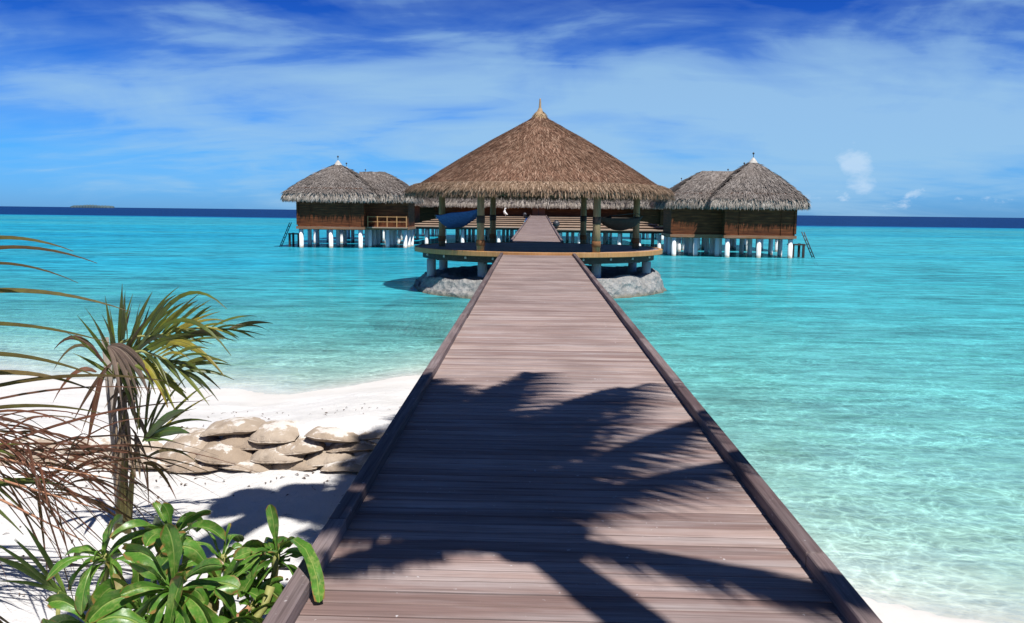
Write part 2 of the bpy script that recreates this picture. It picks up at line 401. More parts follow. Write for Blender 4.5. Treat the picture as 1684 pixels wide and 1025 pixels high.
def water_mat():
    m, t, out = new_mat('lagoon_water')
    pos = t.node('ShaderNodeNewGeometry').outputs['Position']
    dep = t.node('ShaderNodeAttribute', attribute_name='depth').outputs['Fac']
    big = t.noise(t.mapping(pos, scale=(0.35, 1.0, 1)), 0.045, 4, 0.55, 0.5)
    d = t.math('MULTIPLY', dep, t.math('MULTIPLY_ADD', big, 0.95, 0.52))
    dn = t.math('DIVIDE', d, 4.0, clamp=True)
    # how much light one pass through the water lets by, by depth
    tr = t.ramp(dn, [(0.0, (0.92, 0.95, 0.94)), (0.025, (0.80, 0.90, 0.875)), (0.09, (0.62, 0.82, 0.79)), (0.20, (0.48, 0.80, 0.80)),
                     (0.36, (0.22, 0.74, 0.80)), (0.50, (0.10, 0.65, 0.77)), (0.75, (0.06, 0.5, 0.7)), (1.0, (0.02, 0.25, 0.5))])
    # caustic web and ripple light and dark, painted into the transmission colour
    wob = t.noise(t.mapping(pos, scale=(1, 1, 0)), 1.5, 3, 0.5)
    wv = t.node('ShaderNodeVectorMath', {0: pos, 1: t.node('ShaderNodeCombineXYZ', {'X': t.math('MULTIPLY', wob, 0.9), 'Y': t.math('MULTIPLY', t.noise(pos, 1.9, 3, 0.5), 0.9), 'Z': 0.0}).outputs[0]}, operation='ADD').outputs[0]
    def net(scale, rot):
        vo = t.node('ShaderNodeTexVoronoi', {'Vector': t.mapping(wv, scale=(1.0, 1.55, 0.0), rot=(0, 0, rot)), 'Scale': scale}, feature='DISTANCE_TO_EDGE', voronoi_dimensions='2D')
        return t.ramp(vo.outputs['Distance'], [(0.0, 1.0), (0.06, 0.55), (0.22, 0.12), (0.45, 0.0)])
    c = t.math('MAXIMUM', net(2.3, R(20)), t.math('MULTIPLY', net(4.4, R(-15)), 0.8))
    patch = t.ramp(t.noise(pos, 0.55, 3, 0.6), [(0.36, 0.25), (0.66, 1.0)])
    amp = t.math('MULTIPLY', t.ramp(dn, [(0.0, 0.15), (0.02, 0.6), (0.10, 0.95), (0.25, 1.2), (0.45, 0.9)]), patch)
    caustic_tint = t.math('ADD', t.math('SUBTRACT', 1.0, t.math('MULTIPLY', amp, 0.30)), t.math('MULTIPLY', c, amp))
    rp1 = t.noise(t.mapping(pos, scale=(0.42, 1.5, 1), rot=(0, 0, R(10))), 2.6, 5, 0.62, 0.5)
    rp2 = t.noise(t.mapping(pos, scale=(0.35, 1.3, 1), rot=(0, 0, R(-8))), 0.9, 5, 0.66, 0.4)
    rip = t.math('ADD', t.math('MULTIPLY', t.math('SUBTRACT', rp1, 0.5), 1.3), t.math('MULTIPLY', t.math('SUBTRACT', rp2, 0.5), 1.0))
    caustic_tint = t.math('MULTIPLY', caustic_tint, t.math('ADD', 1.0, t.math('MULTIPLY', rip, t.ramp(dn, [(0.0, 0.1), (0.05, 0.55), (0.2, 1.0)]))))
    tr = t.node('ShaderNodeVectorMath', {0: tr, 1: t.node('ShaderNodeCombineXYZ', {'X': caustic_tint, 'Y': caustic_tint, 'Z': caustic_tint}).outputs[0]}, operation='MULTIPLY').outputs[0]
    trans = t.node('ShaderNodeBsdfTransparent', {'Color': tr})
    # light scattered back by the water itself
    body = t.ramp(dn, [(0.0, (0.30, 0.60, 0.56)), (0.2, (0.14, 0.52, 0.52)), (0.32, (0.065, 0.45, 0.52)), (0.5, (0.014, 0.31, 0.45)), (0.75, (0.004, 0.09, 0.26)), (1.0, (0.004, 0.028, 0.115))])
        # waves
    dist = t.node('ShaderNodeCameraData').outputs['View Distance']
    w1 = t.noise(t.mapping(pos, scale=(0.8, 1.5, 1), rot=(0, 0, R(12))), 1.5, 3, 0.55, 0.6)
    w2 = t.noise(t.mapping(pos, scale=(0.8, 1.6, 1), rot=(0, 0, R(-18))), 5.0, 4, 0.6, 0.4)
    w3 = t.noise(t.mapping(pos, scale=(0.5, 1.4, 1), rot=(0, 0, R(6))), 0.22, 3, 0.6, 0.2)
    h = t.math('ADD', t.math('MULTIPLY', w1, 0.12), t.math('MULTIPLY', w2, 0.035))
    h = t.math('ADD', h, t.math('MULTIPLY', w3, 0.5))
    nrm = t.node('ShaderNodeBump', {'Height': h, 'Strength': 1.0, 'Distance': 1.15}).outputs[0]
    # light and dark of wavelets, painted into the body colour whatever the distance
    wl = t.noise(t.mapping(pos, scale=(0.30, 1.25, 1), rot=(0, 0, R(4))), 1.1, 7, 0.68, 0.3)
    wl2 = t.noise(t.mapping(pos, scale=(0.25, 1.0, 1), rot=(0, 0, R(-6))), 0.16, 5, 0.62, 0.3)
    wl3 = t.noise(t.mapping(pos, scale=(0.28, 1.0, 1), rot=(0, 0, R(3))), 0.42, 5, 0.66, 0.3)
    wk = t.math('ADD', t.ramp(wl, [(0.30, 0.55), (0.5, 1.0), (0.70, 1.45)]), t.math('MULTIPLY', t.math('SUBTRACT', wl2, 0.5), 0.8))
    wk = t.math('ADD', wk, t.math('MULTIPLY', t.math('SUBTRACT', wl3, 0.5), 1.1))
    wk = t.math('MAXIMUM', t.math('ADD', wk, t.math('MULTIPLY', rip, 1.4)), 0.25)
    body = t.node('ShaderNodeVectorMath', {0: body, 1: t.node('ShaderNodeCombineXYZ', {'X': wk, 'Y': wk, 'Z': wk}).outputs[0]}, operation='MULTIPLY').outputs[0]
    diff = t.node('ShaderNodeBsdfDiffuse', {'Color': body, 'Normal': nrm})
    gl = t.node('ShaderNodeBsdfGlossy', {'Color': (0.9, 0.95, 1.0), 'Roughness': 0.16, 'Normal': nrm})
    fr = t.node('ShaderNodeFresnel', {'IOR': 1.33, 'Normal': nrm}).outputs[0]
    fr = t.math('MINIMUM', t.math('MULTIPLY', fr, 0.60), t.ramp(dn, [(0.0, 0.26), (0.5, 0.20), (0.7, 0.10), (1.0, 0.07)]))
    sc = t.ramp(dn, [(0.0, 0.0), (0.1, 0.10), (0.22, 0.32), (0.4, 0.68), (0.75, 0.97), (1.0, 1.0)])
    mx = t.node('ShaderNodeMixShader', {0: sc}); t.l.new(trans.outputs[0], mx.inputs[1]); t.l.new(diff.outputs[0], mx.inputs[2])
    m2 = t.node('ShaderNodeMixShader', {0: fr}); t.l.new(mx.outputs[0], m2.inputs[1]); t.l.new(gl.outputs[0], m2.inputs[2])
    t.l.new(m2.outputs[0], out.inputs[0])
    return m


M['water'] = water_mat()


def rock_mat():
    m, t, out = new_mat('coral_rock')
    pos = t.node('ShaderNodeNewGeometry').outputs['Position']
    n = t.noise(pos, 2.2, 8, 0.65); f = t.noise(pos, 14.0, 5, 0.7)
    vo = t.node('ShaderNodeTexVoronoi', {'Vector': pos, 'Scale': 5.0}).outputs['Distance']
    col = t.ramp(n, [(0.3, (0.25, 0.245, 0.235)), (0.7, (0.45, 0.44, 0.425))])
    col = t.mix(t.ramp(f, [(0.30, 0.6), (0.44, 0.0)]), col, (0.20, 0.195, 0.19))
    z = t.node('ShaderNodeSeparateXYZ', {'Vector': pos}).outputs[2]
    col = t.mix(t.ramp(t.math('ADD', z, t.math('MULTIPLY', n, 0.12)), [(0.07, 0.8), (0.22, 0.0)]), col, (0.15, 0.14, 0.085))
    col = t.mix(t.ramp(t.math('ADD', t.math('MULTIPLY', z, -1.0), t.math('MULTIPLY', n, 0.25)), [(0.28, 0.0), (0.62, 1.0)]), col, (0.52, 0.50, 0.47))
    h = t.math('ADD', t.math('MULTIPLY', f, 0.5), t.math('MULTIPLY', vo, 0.6))
    principled(t, out, col, 0.9, 0.2, bump(t, h, 1.0, 0.20))
    return m


M['rock'] = rock_mat()


def bag_mat():
    m, t, out = new_mat('hessian_sandbag')
    tc = t.node('ShaderNodeTexCoord'); pos = tc.outputs['Object']
    ri = t.node('ShaderNodeObjectInfo').outputs['Random']
    wp = t.node('ShaderNodeNewGeometry')
    n = t.noise(wp.outputs['Position'], 5.0, 6, 0.65)
    f = t.noise(pos, 160.0, 2, 0.5)
    col = t.ramp(ri, [(0.0, (0.33, 0.255, 0.19)), (0.5, (0.40, 0.32, 0.245)), (1.0, (0.47, 0.39, 0.31))])
    col = t.mix(t.ramp(n, [(0.30, 0.55), (0.55, 0.0)]), col, (0.25, 0.195, 0.145))
    # loose sand lies on the upward faces
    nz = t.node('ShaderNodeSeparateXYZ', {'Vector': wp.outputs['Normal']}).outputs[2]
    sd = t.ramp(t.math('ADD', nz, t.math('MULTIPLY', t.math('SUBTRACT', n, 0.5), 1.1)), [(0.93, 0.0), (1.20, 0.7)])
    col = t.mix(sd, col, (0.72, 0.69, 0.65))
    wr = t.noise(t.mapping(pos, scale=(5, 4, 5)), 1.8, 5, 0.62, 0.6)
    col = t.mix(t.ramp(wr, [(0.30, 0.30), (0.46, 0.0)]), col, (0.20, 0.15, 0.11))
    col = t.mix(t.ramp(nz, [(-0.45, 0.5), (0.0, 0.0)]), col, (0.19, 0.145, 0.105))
    h = t.math('ADD', t.math('MULTIPLY', f, 0.15), wr)
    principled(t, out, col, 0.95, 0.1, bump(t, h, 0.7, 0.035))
    return m


M['bag'] = bag_mat()


def leaf_mat(name, stops, rib, edge, rough=0.4, edge_amt=0.6, spots=0.0, transl=0.3):
    """u runs across the leaf (0.5 = midrib), v from stalk to tip"""
    m, t, out = new_mat(name)
    uv = t.node('ShaderNodeUVMap').outputs[0]
    sep = t.node('ShaderNodeSeparateXYZ', {'Vector': uv})
    geo = t.node('ShaderNodeNewGeometry')
    rp = geo.outputs['Random Per Island']; pos = geo.outputs['Position']
    col = t.ramp(rp, stops)
    n = t.noise(pos, 16.0, 4, 0.6)
    col = t.mix(t.ramp(n, [(0.35, 0.45), (0.65, 0.0)]), col, tuple(c * 0.55 for c in stops[0][1]))
    u = t.math('ABSOLUTE', t.math('SUBTRACT', sep.outputs[0], 0.5))
    v = sep.outputs[1]
    if spots:
        yl = t.noise(pos, 34.0, 4, 0.65)
        col = t.mix(t.math('MULTIPLY', t.ramp(yl, [(0.50, 0.0), (0.68, spots)]), t.ramp(rp, [(0.2, 0.1), (0.6, 1.0)])), col, (0.42, 0.42, 0.13))
        # side veins
        vv = t.math('FRACT', t.math('ADD', t.math('SUBTRACT', t.math('MULTIPLY', v, 8.0), t.math('MULTIPLY', u, 5.0)), t.math('MULTIPLY', n, 1.2)))
        col = t.mix(t.ramp(vv, [(0.0, 0.12), (0.2, 0.0), (0.8, 0.0), (1.0, 0.12)]), col, rib)
    col = t.mix(t.ramp(u, [(0.012, 0.9), (0.055, 0.0)]), col, rib)
    e = t.math('ADD', t.math('MULTIPLY', u, 1.5), t.math('MULTIPLY', t.math('POWER', v, 6.0), 0.45))
    e = t.math('ADD', e, t.math('MULTIPLY', t.math('SUBTRACT', t.noise(pos, 22.0, 3, 0.6), 0.5), 1.0))
    e = t.math('ADD', e, t.math('MULTIPLY', t.math('SUBTRACT', rp, 0.5), 0.35))
    col = t.mix(t.ramp(e, [(0.80, 0.0), (1.02, edge_amt)]), col, edge)
    b = t.node('ShaderNodeBsdfPrincipled', {'Base Color': col, 'Roughness': rough, 'Specular IOR Level': 0.45})
    h = t.math('ADD', t.math('MULTIPLY', n, 0.6), t.ramp(u, [(0.0, 0.0), (0.08, 1.0)]))
    t.l.new(bump(t, h, 0.5, 0.008), b.inputs['Normal'])
    tr = t.node('ShaderNodeBsdfTranslucent', {'Color': t.mix(0.35, col, (0.30, 0.36, 0.05))})
    mx = t.node('ShaderNodeMixShader', {0: transl}); t.l.new(b.outputs[0], mx.inputs[1]); t.l.new(tr.outputs[0], mx.inputs[2])
    t.l.new(mx.outputs[0], out.inputs[0])
    return m


M['cabbage'] = leaf_mat('beach_cabbage_leaf', [(0.0, (0.026, 0.095, 0.012)), (0.45, (0.07, 0.20, 0.024)), (0.8, (0.13, 0.30, 0.034)), (1.0, (0.20, 0.37, 0.05))], (0.30, 0.40, 0.10), (0.28, 0.135, 0.045), 0.34, 0.85, 0.42, 0.2)
M['cabbage_old'] = leaf_mat('withered_cabbage_leaf', [(0.0, (0.16, 0.085, 0.03)), (0.4, (0.24, 0.17, 0.04)), (1.0, (0.26, 0.28, 0.06))], (0.4, 0.34, 0.14), (0.15, 0.07, 0.03), 0.55, 0.95, 0.3, 0.25)
M['palmgreen'] = leaf_mat('palm_leaflet', [(0.0, (0.075, 0.034, 0.017)), (0.2, (0.045, 0.08, 0.013)), (0.6, (0.11, 0.155, 0.022)), (0.85, (0.20, 0.22, 0.032)), (1.0, (0.42, 0.34, 0.05))], (0.16, 0.15, 0.05), (0.095, 0.038, 0.022), 0.42, 1.0)
M['palmold'] = leaf_mat('ageing_leaflet', [(0.0, (0.09, 0.035, 0.018)), (0.4, (0.08, 0.075, 0.018)), (0.8, (0.14, 0.115, 0.026)), (1.0, (0.17, 0.06, 0.03))], (0.15, 0.11, 0.05), (0.06, 0.028, 0.02), 0.45, 1.0)
M['palmdry'] = leaf_mat('dry_palm_leaflet', [(0.0, (0.055, 0.018, 0.012)), (0.4, (0.125, 0.036, 0.021)), (0.75, (0.20, 0.062, 0.034)), (0.9, (0.085, 0.09, 0.02)), (1.0, (0.22, 0.14, 0.095))], (0.22, 0.13, 0.075), (0.08, 0.04, 0.028), 0.6, 0.6)
M['palmbig'] = leaf_mat('tall_palm_leaflet', [(0.0, (0.04, 0.08, 0.02)), (1.0, (0.09, 0.15, 0.03))], (0.15, 0.17, 0.06), (0.15, 0.09, 0.04), 0.45, 0.4, 0.0, 0.2)
M['palmlime'] = leaf_mat('lime_leaflet', [(0.0, (0.08, 0.16, 0.02)), (1.0, (0.14, 0.23, 0.03))], (0.2, 0.24, 0.06), (0.2, 0.1, 0.03), 0.4, 0.6)
M['palmyellow'] = leaf_mat('yellow_leaflet', [(0.0, (0.16, 0.20, 0.03)), (0.5, (0.30, 0.30, 0.03)), (1.0, (0.45, 0.38, 0.05))], (0.4, 0.36, 0.1), (0.35, 0.12, 0.03), 0.42, 0.9)
M['sheath'] = leaf_mat('dry_sheath', [(0.0, (0.13, 0.085, 0.065)), (1.0, (0.27, 0.19, 0.15))], (0.35, 0.27, 0.2), (0.2, 0.13, 0.1), 0.8, 0.5)


# ------------------------------------------------------------------ ground and water
def lerp(a, b, t): return a + (b - a) * t
def sstep(a, b, x):
    t = min(1.0, max(0.0, (x - a) / (b - a))); return t * t * (3 - 2 * t)


LX = [-60, -14, -9.4, -7.2, -5.4, -4.4, -3.8, -2.8, -2.0, -1.0]
LY = [20, 15.2, 14.5, 13.8, 13.45, 13.2, 13.15, 14.2, 14.8, 14.6]
RX_ = [1.0, 2.0, 2.63, 3.58, 5.0, 9.0, 60.0]
RY_ = [8.0, 6.75, 6.15, 5.72, 5.2, 3.6, -10.0]
def shore(x):
    a = float(np.interp(x, LX, LY)); b = float(np.interp(x, RX_, RY_))
    return lerp(a, b, sstep(-1.0, 1.2, x)) + 0.10 * math.sin(x * 2.3) + 0.06 * math.sin(x * 5.1 + 1)
def wall_y(x):            # the line of the sandbag wall
    return 7.62 + 0.06 * math.sin(x * 1.3 + 0.4)
def hgt(x, y):
    d = shore(x) - y
    if d < 0:
        dl = np.interp(-d, [0, 1.5, 5, 12, 26, 60, 150, 225, 262, 300, 700], [0, .16, .55, 1.1, 1.75, 2.05, 1.85, 1.7, 2.4, 5.0, 30])
        dr = np.interp(-d, [0, .8, 3, 8, 20, 45, 150, 200, 232, 270, 700], [0, .14, .42, .72, 1.1, 1.5, 1.8, 1.65, 2.4, 5.0, 30])
        z = -lerp(dl, dr, sstep(-3, 3, x))
        return float(z) + 0.05 * mnoise.noise((x * .4, y * .25, 3.0)) * min(1.0, -d / 3)
    left = sstep(0.9, -1.0, x)
    front = sstep(wall_y(x) + 0.06, wall_y(x) - 0.22, y)
    zs = 0.985 * sstep(0, 1, d / max(shore(x) - wall_y(x), 0.5) * 0.62 + 0.10 * d / (d + .6)) / sstep(0, 1, 0.62 + .09)
    # towards the boardwalk the shelf stands highest
    zs *= lerp(0.84, 1.0, sstep(-3.4, -1.4, x))
    zl = lerp(zs, 0.60, front)
    zr = 0.02 + 0.05 * d
    z = lerp(zr, zl, left)
    und = 0.045 * mnoise.noise((x * 0.8, y * 0.8, 0)) + 0.022 * mnoise.noise((x * 2.7, y * 2.7, 5)) + 0.012 * mnoise.noise((x * 7, y * 7, 9))
    return z + und * min(1.0, d / 1.5) * (0.4 + 0.6 * left)


def axis(lo, hi, step, far, grow):
    a = list(np.arange(lo, hi + 1e-6, step)); s = step
    while a[-1] < far: s *= grow; a.append(a[-1] + s)
    s = step
    while a[0] > -far * (1 if lo < -8 else 1) and a[0] > -far: s *= grow; a.insert(0, a[0] - s)
    return np.array(a)


xs = axis(-10, 8, 0.11, 9000, 1.16)
ys = np.array([v for v in axis(-3, 16.5, 0.11, 9000, 1.09) if v > -60])


def sheet(name, mat, zf, attr=None, smooth=True):
    nx, ny = len(xs), len(ys)
    Z = np.array([[zf(x, y) for x in xs] for y in ys], dtype=np.float32)
    X, Y = np.meshgrid(xs, ys)
    co = np.stack([X, Y, Z], -1).reshape(-1, 3).astype(np.float32)
    me = bpy.data.meshes.new(name)
    me.vertices.add(len(co)); me.vertices.foreach_set('co', co.ravel())
    i = (np.arange(ny - 1)[:, None] * nx + np.arange(nx - 1)[None, :]).ravel()
    q = np.stack([i, i + 1, i + nx + 1, i + nx], -1).astype(np.int32)
    me.loops.add(q.size); me.loops.foreach_set('vertex_index', q.ravel())
    me.polygons.add(len(q)); me.polygons.foreach_set('loop_start', np.arange(len(q), dtype=np.int32) * 4)
    me.polygons.foreach_set('loop_total', np.full(len(q), 4, dtype=np.int32))
    me.polygons.foreach_set('use_smooth', np.full(len(q), smooth))
    if attr is not None:
        at = me.attributes.new('depth', 'FLOAT', 'POINT'); at.data.foreach_set('value', attr.ravel().astype(np.float32))
    me.update(calc_edges=True); me.validate()
    me.materials.append(mat)
    o = bpy.data.objects.new(name, me); COL.objects.link(o)
    return o, Z


ground, GZ = sheet('ground', M['sand'], hgt)
tag(ground, 'white coral sand of beach and lagoon floor', None, None, 'structure')
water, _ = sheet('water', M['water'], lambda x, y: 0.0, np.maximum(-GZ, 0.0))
tag(water, 'clear turquoise lagoon water with navy sea beyond', None, None, 'structure')

# low island on the horizon, far left
b = MB()
for k in range(26):
    x = -1590 + k * 5.2; hh = 6 + 5 * abs(math.sin(k * 1.7)) * (0.4 + 0.6 * math.sin(math.pi * k / 25)) 
    b.lathe((x, 2900 + 10 * math.sin(k * 3.1), 0), [(9, -2), (9.5, hh * .5), (6, hh * .85), (1.0, hh)], 9)
tag(b.build('far_island', M['island'], None, True), 'low dark wooded island on the far horizon', None, None, 'structure')


# ------------------------------------------------------------------ boardwalk
def dz(y): return 1.16 + 0.0114 * y
def dxc(y): return 0.195 - 0.0044 * y
HALF = 1.185


def boardwalk(name, y0, y1, zf, xcf, half, label, pitch=0.118, kerb_len=(2.6, 4.6), pile_every=3.2, pilemat='concrete', near=True):
    root = empty(name, (0, 0, 0)); tag(root, label, 'boardwalk')
    b = MB(); y = y0
    while y < y1:
        w = pitch - (rnd.uniform(.007, .012) if near else 0.012); yc = y + pitch / 2
        h = half(yc) + rnd.uniform(-.004, .004)
        b.box((xcf(yc), yc, zf(yc) - 0.015 + rnd.uniform(-.0018, .0018)), (2 * h, w, 0.03), rnd.uniform(-.0008, .0008), 0.004 if near and y < 14 else 0.0)
        y += pitch
    b.build('deck', M['deck'], root)
    for sgn in (-1, 1):
        k = MB(); y = y0
        while y < y1 - .2:
            L = min(rnd.uniform(*kerb_len), y1 - y)
            ya, yb = y + .003, y + L - .003
            xa = xcf(ya) + sgn * (half(ya) + 0.014); xb = xcf(yb) + sgn * (half(yb) + 0.014)
            za, zb = zf(ya), zf(yb)
            jit = rnd.uniform(-.004, .004)
            mid = Vector(((xa + xb) / 2 + jit, (ya + yb) / 2, (za + zb) / 2 + 0.036))
            ex = Vector((xb - xa, yb - ya, zb - za)); ln = ex.length; ex.normalize()
            rot = Matrix((Vector((ex.y, -ex.x, 0)).normalized(), ex, Vector((0, 0, 1)))).transposed().to_4x4()
            k.box((0, 0, 0), (0.092, ln, 0.080), 0, 0.006, Matrix.Translation(mid) @ rot)
            # small blocks that lift the kerb off the planks
            y += L
        k.build('kerb', M['kerb'], root)
        # side beam below the planks
        k = MB(); n = max(2, int((y1 - y0) / 4))
        for q in range(n):
            ya = y0 + (y1 - y0) * q / n; yb = y0 + (y1 - y0) * (q + 1) / n - .006
            xa = xcf(ya) + sgn * (half(ya) - .10); xb = xcf(yb) + sgn * (half(yb) - .10)
            za, zb = zf(ya) - .14, zf(yb) - .14
            ex = Vector((xb - xa, yb - ya, zb - za)); ln = ex.length; ex.normalize()
            rot = Matrix((Vector((ex.y, -ex.x, 0)).normalized(), ex, Vector((0, 0, 1)))).transposed().to_4x4()
            k.box((0, 0, 0), (0.10, ln, 0.20), 0, 0, Matrix.Translation(((xa + xb) / 2, (ya + yb) / 2, (za + zb) / 2)) @ rot)
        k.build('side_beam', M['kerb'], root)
    y = y0 + 1.0
    while y < y1 - .4:
        for sgn in (-1, 1):
            p = MB(); x = xcf(y) + sgn * (half(y) - .28); g = hgt(x, y)
            p.tube([(x, y, g - .3), (x, y, zf(y) - .25)], 0.11, 12)
            p.build('pile', M[pilemat], root, True)
        c = MB(); c.box((xcf(y), y, zf(y) - .305), (2 * half(y) - .1, .14, .12)); c.build('cross_beam', M['kerb'], root)
        y += pile_every
    return root


boardwalk('boardwalk', -2.5, 28.45, dz, dxc, lambda y: HALF, 'long weathered plank boardwalk running from the beach to the round pavilion')
FY0, FY1 = 37.5, 95.0
boardwalk('footbridge', FY0, FY1, lambda y: lerp(1.56, 2.5, (y - FY0) / (FY1 - FY0)), lambda y: lerp(0.03, 0.22, (y - FY0) / (FY1 - FY0)),
          lambda y: lerp(1.13, 0.84, (y - FY0) / (FY1 - FY0)), 'narrow plank footbridge rising from the pavilion to the red door of the rear hall',
          0.22, (4, 7), 5.5, 'pile', False)


# ------------------------------------------------------------------ thatch
def strands(b, surf, n, length, width, lift=0.03, ang=0.22, rg=rnd, hang=0.0):
    """surf() -> (point, downslope, normal); each strand is a thin tapering blade"""
    for _ in range(n):
        p, d, nn = surf(rg)
        L = length * rg.uniform(.6, 1.3); w = width * rg.uniform(.6, 1.4)
        s = d.cross(nn).normalized(); a = rg.gauss(0, ang)
        dd = (d * math.cos(a) + s * math.sin(a)).normalized(); ss = dd.cross(nn).normalized()
        l0 = lift * rg.uniform(.1, .5); l1 = lift * rg.uniform(.5, 1.6)
        p0 = p + nn * l0; p1 = p + dd * L * .55 + nn * (l0 + l1) * .8 - Vector((0, 0, hang * .25 * L)); p2 = p + dd * L + nn * l1 - Vector((0, 0, hang * L))
        b.face([p0 - ss * w / 2, p0 + ss * w / 2, p1 + ss * w * .5, p1 - ss * w * .5])
        i = len(b.v); b.v.append(tuple(p2 + ss * w * .1)); b.v.append(tuple(p2 - ss * w * .1))
        b.f.append((i - 1, i - 2, i, i + 1)); b.uv.append([(0, 0)] * 4)


def thatch_cone(root, c, prof, fringe, mats, n_top, n_fr, seg=72, length=.55, width=.05):
    """prof: list of (radius, z) from apex to the ledge line; fringe: list of (radius, z) below it"""
    cx, cy = c
    b = MB(); rows = []
    for r, z in prof:
        rows.append([(cx + r * math.cos(2 * math.pi * a / seg), cy + r * math.sin(2 * math.pi * a / seg), z) for a in range(seg)])
    b.grid(rows, close=True)
    def surf_of(pr):
        seg_l = []
        for (r0, z0), (r1, z1) in zip(pr[:-1], pr[1:]):
            seg_l.append(((r0 + r1) / 2 * math.hypot(r1 - r0, z1 - z0), r0, z0, r1, z1))
        wts = [s[0] for s in seg_l]
        def f(rg):
            s = rg.choices(seg_l, wts)[0]; _, r0, z0, r1, z1 = s
            t = rg.random(); r = lerp(r0, r1, t); z = lerp(z0, z1, t); a = rg.uniform(0, 2 * math.pi)
            e = Vector((math.cos(a), math.sin(a), 0))
            d = (e * (r1 - r0) + Vector((0, 0, z1 - z0))).normalized()
            nn = (e * -(z1 - z0) + Vector((0, 0, r1 - r0))).normalized()
            return Vector((cx, cy, 0)) + e * r + Vector((0, 0, z)), d, nn
        return f
    strands(b, surf_of(prof), n_top, length, width)
    roof = b.build('roof', M[mats[0]], root)
    f = MB(); rows = []
    for r, z in fringe + [(fringe[-1][0] - .30, fringe[-1][1] + .06), (prof[-2][0] * .97, prof[-2][1] - .30), (prof[len(prof) // 2][0] * .98, prof[len(prof) // 2][1] - .30), (0.3, prof[0][1] - .5)]:
        rows.append([(cx + r * math.cos(2 * math.pi * a / seg), cy + r * math.sin(2 * math.pi * a / seg), z) for a in range(seg)])
    f.grid(rows, close=True)
    strands(f, surf_of(fringe), n_fr, length * .72, width * 1.1, 0.05, 0.30, hang=0.18)
    lip = [(fringe[-1][0] - .16, fringe[-1][1] + .10), (fringe[-1][0], fringe[-1][1])]
    strands(f, surf_of(lip), n_fr // 3, length * .55, width, 0.02, 0.35, hang=0.8)
    f.build('eave_fringe', M[mats[1]], roof)
    return roof


# ------------------------------------------------------------------ pavilion
PX, PY = 0.08, 32.9
pav = empty('pavilion', (0, 0, 0)); tag(pav, 'round open pavilion with a tall brown conical thatch roof in the middle of the boardwalk', 'pavilion')
ZP = 1.555; RP = 4.72
b = MB()
# platform boards, laid across
y = PY - RP + .06
while y < PY + RP - .06:
    hw = math.sqrt(max(0.05, (RP - .09) ** 2 - (y + .06 - PY) ** 2))
    b.box((PX, y + .06, ZP - .02), (2 * hw, .108, .04)); y += .118
b.build('platform_deck', M['deck'], pav)
b = MB(); seg = 120
def ring(r, z): return [(PX + r * math.cos(2 * math.pi * a / seg), PY + r * math.sin(2 * math.pi * a / seg), z) for a in range(seg)]
b.grid([ring(RP - .12, ZP - .16), ring(RP, ZP - .155), ring(RP + .012, ZP - .14), ring(RP + .012, ZP + .005), ring(RP, ZP + .018), ring(RP - .12, ZP + .018), ring(RP - .12, ZP - .16)], close=True)
b.build('platform_rim', M['rim'], pav, False)
b = MB()
for k in range(-4, 5):
    yy = PY + k * .95; hw = math.sqrt((RP - .35) ** 2 - (yy - PY) ** 2)
    b.box((PX, yy, ZP - .14), (2 * hw, .09, .19))
for xx in (-3.6, -1.8, 0, 1.8, 3.6):
    hw = math.sqrt((RP - .45) ** 2 - xx ** 2); b.box((PX + xx, PY, ZP - .33), (.12, 2 * hw, .18))
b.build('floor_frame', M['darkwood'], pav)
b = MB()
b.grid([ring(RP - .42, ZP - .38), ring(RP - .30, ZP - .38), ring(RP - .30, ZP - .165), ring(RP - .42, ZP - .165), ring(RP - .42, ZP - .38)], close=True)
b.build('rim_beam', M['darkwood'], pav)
for a in (205, 222, 236, 250, 290, 304, 318, 335):       # bolted brackets under the rim
    b = MB(); e = Vector((math.cos(R(a)), math.sin(R(a)), 0))
    b.lathe((PX + e.x * (RP - .27), PY + e.y * (RP - .27), ZP - .24), [(0.0, -.035), (.035, -.03), (.04, 0.0), (.03, .05), (0, .055)], 8)
    b.build('bracket', M['steel'], pav, True)
piles = [(-3.95, -1.4), (-3.75, .9), (-1.95, -3.0), (-1.75, 2.9), (1.75, 2.9), (2.05, -3.0), (3.75, .9), (4.0, -1.4), (0.0, -1.2), (0, 1.6)]
for x, yy in piles:
    b = MB(); b.tube([(PX + x, PY + yy, -.2), (PX + x, PY + yy, ZP - .42)], .17, 16); b.build('pile', M['concrete'], pav, True)
RPST = 3.85
POSTS = []
for ox, oy in ((1.95, 4.0), (-1.95, 4.0), (-3.72, 0.1), (-1.95, -4.12), (1.95, -4.12), (3.76, 0.1)):
    x, yy = PX + ox, PY + oy; POSTS.append((x, yy))
    p = MB(); p.tube([(x, yy, ZP - .03), (x, yy, ZP + .9), (x, yy, ZP + 2.22)], [.135, .128, .12], 14)
    po = p.build('post', M['post'], pav, True)
    k = MB(); k.lathe((x, yy, ZP), [(.137, .19), (.152, .20), (.152, .38), (.135, .39)], 16); k.build('foot_band', M['band'], po, True)
    k = MB(); k.lathe((x, yy, ZP), [(.130, .96), (.142, .97), (.142, 1.20), (.128, 1.21)], 16); k.build('rope_band', M['darkwood'], po, True)
b = MB()
for k in range(6):
    a0 = POSTS[[0, 1, 2, 3, 4, 5][k]]; a1 = POSTS[[1, 2, 3, 4, 5, 0][k]]
    b.tube([(a0[0], a0[1], ZP + 2.12), (a1[0], a1[1], ZP + 2.12)], .09, 8)
b.build('ring_beam', M['post'], pav, True)
ZA = 6.52
prof = [(.10, ZA + .03), (.34, ZA - .14), (.9, ZA - .46), (1.7, ZA - .90), (2.6, ZA - 1.43), (3.5, ZA - 1.98), (4.25, ZA - 2.46), (4.68, ZA - 2.74)]
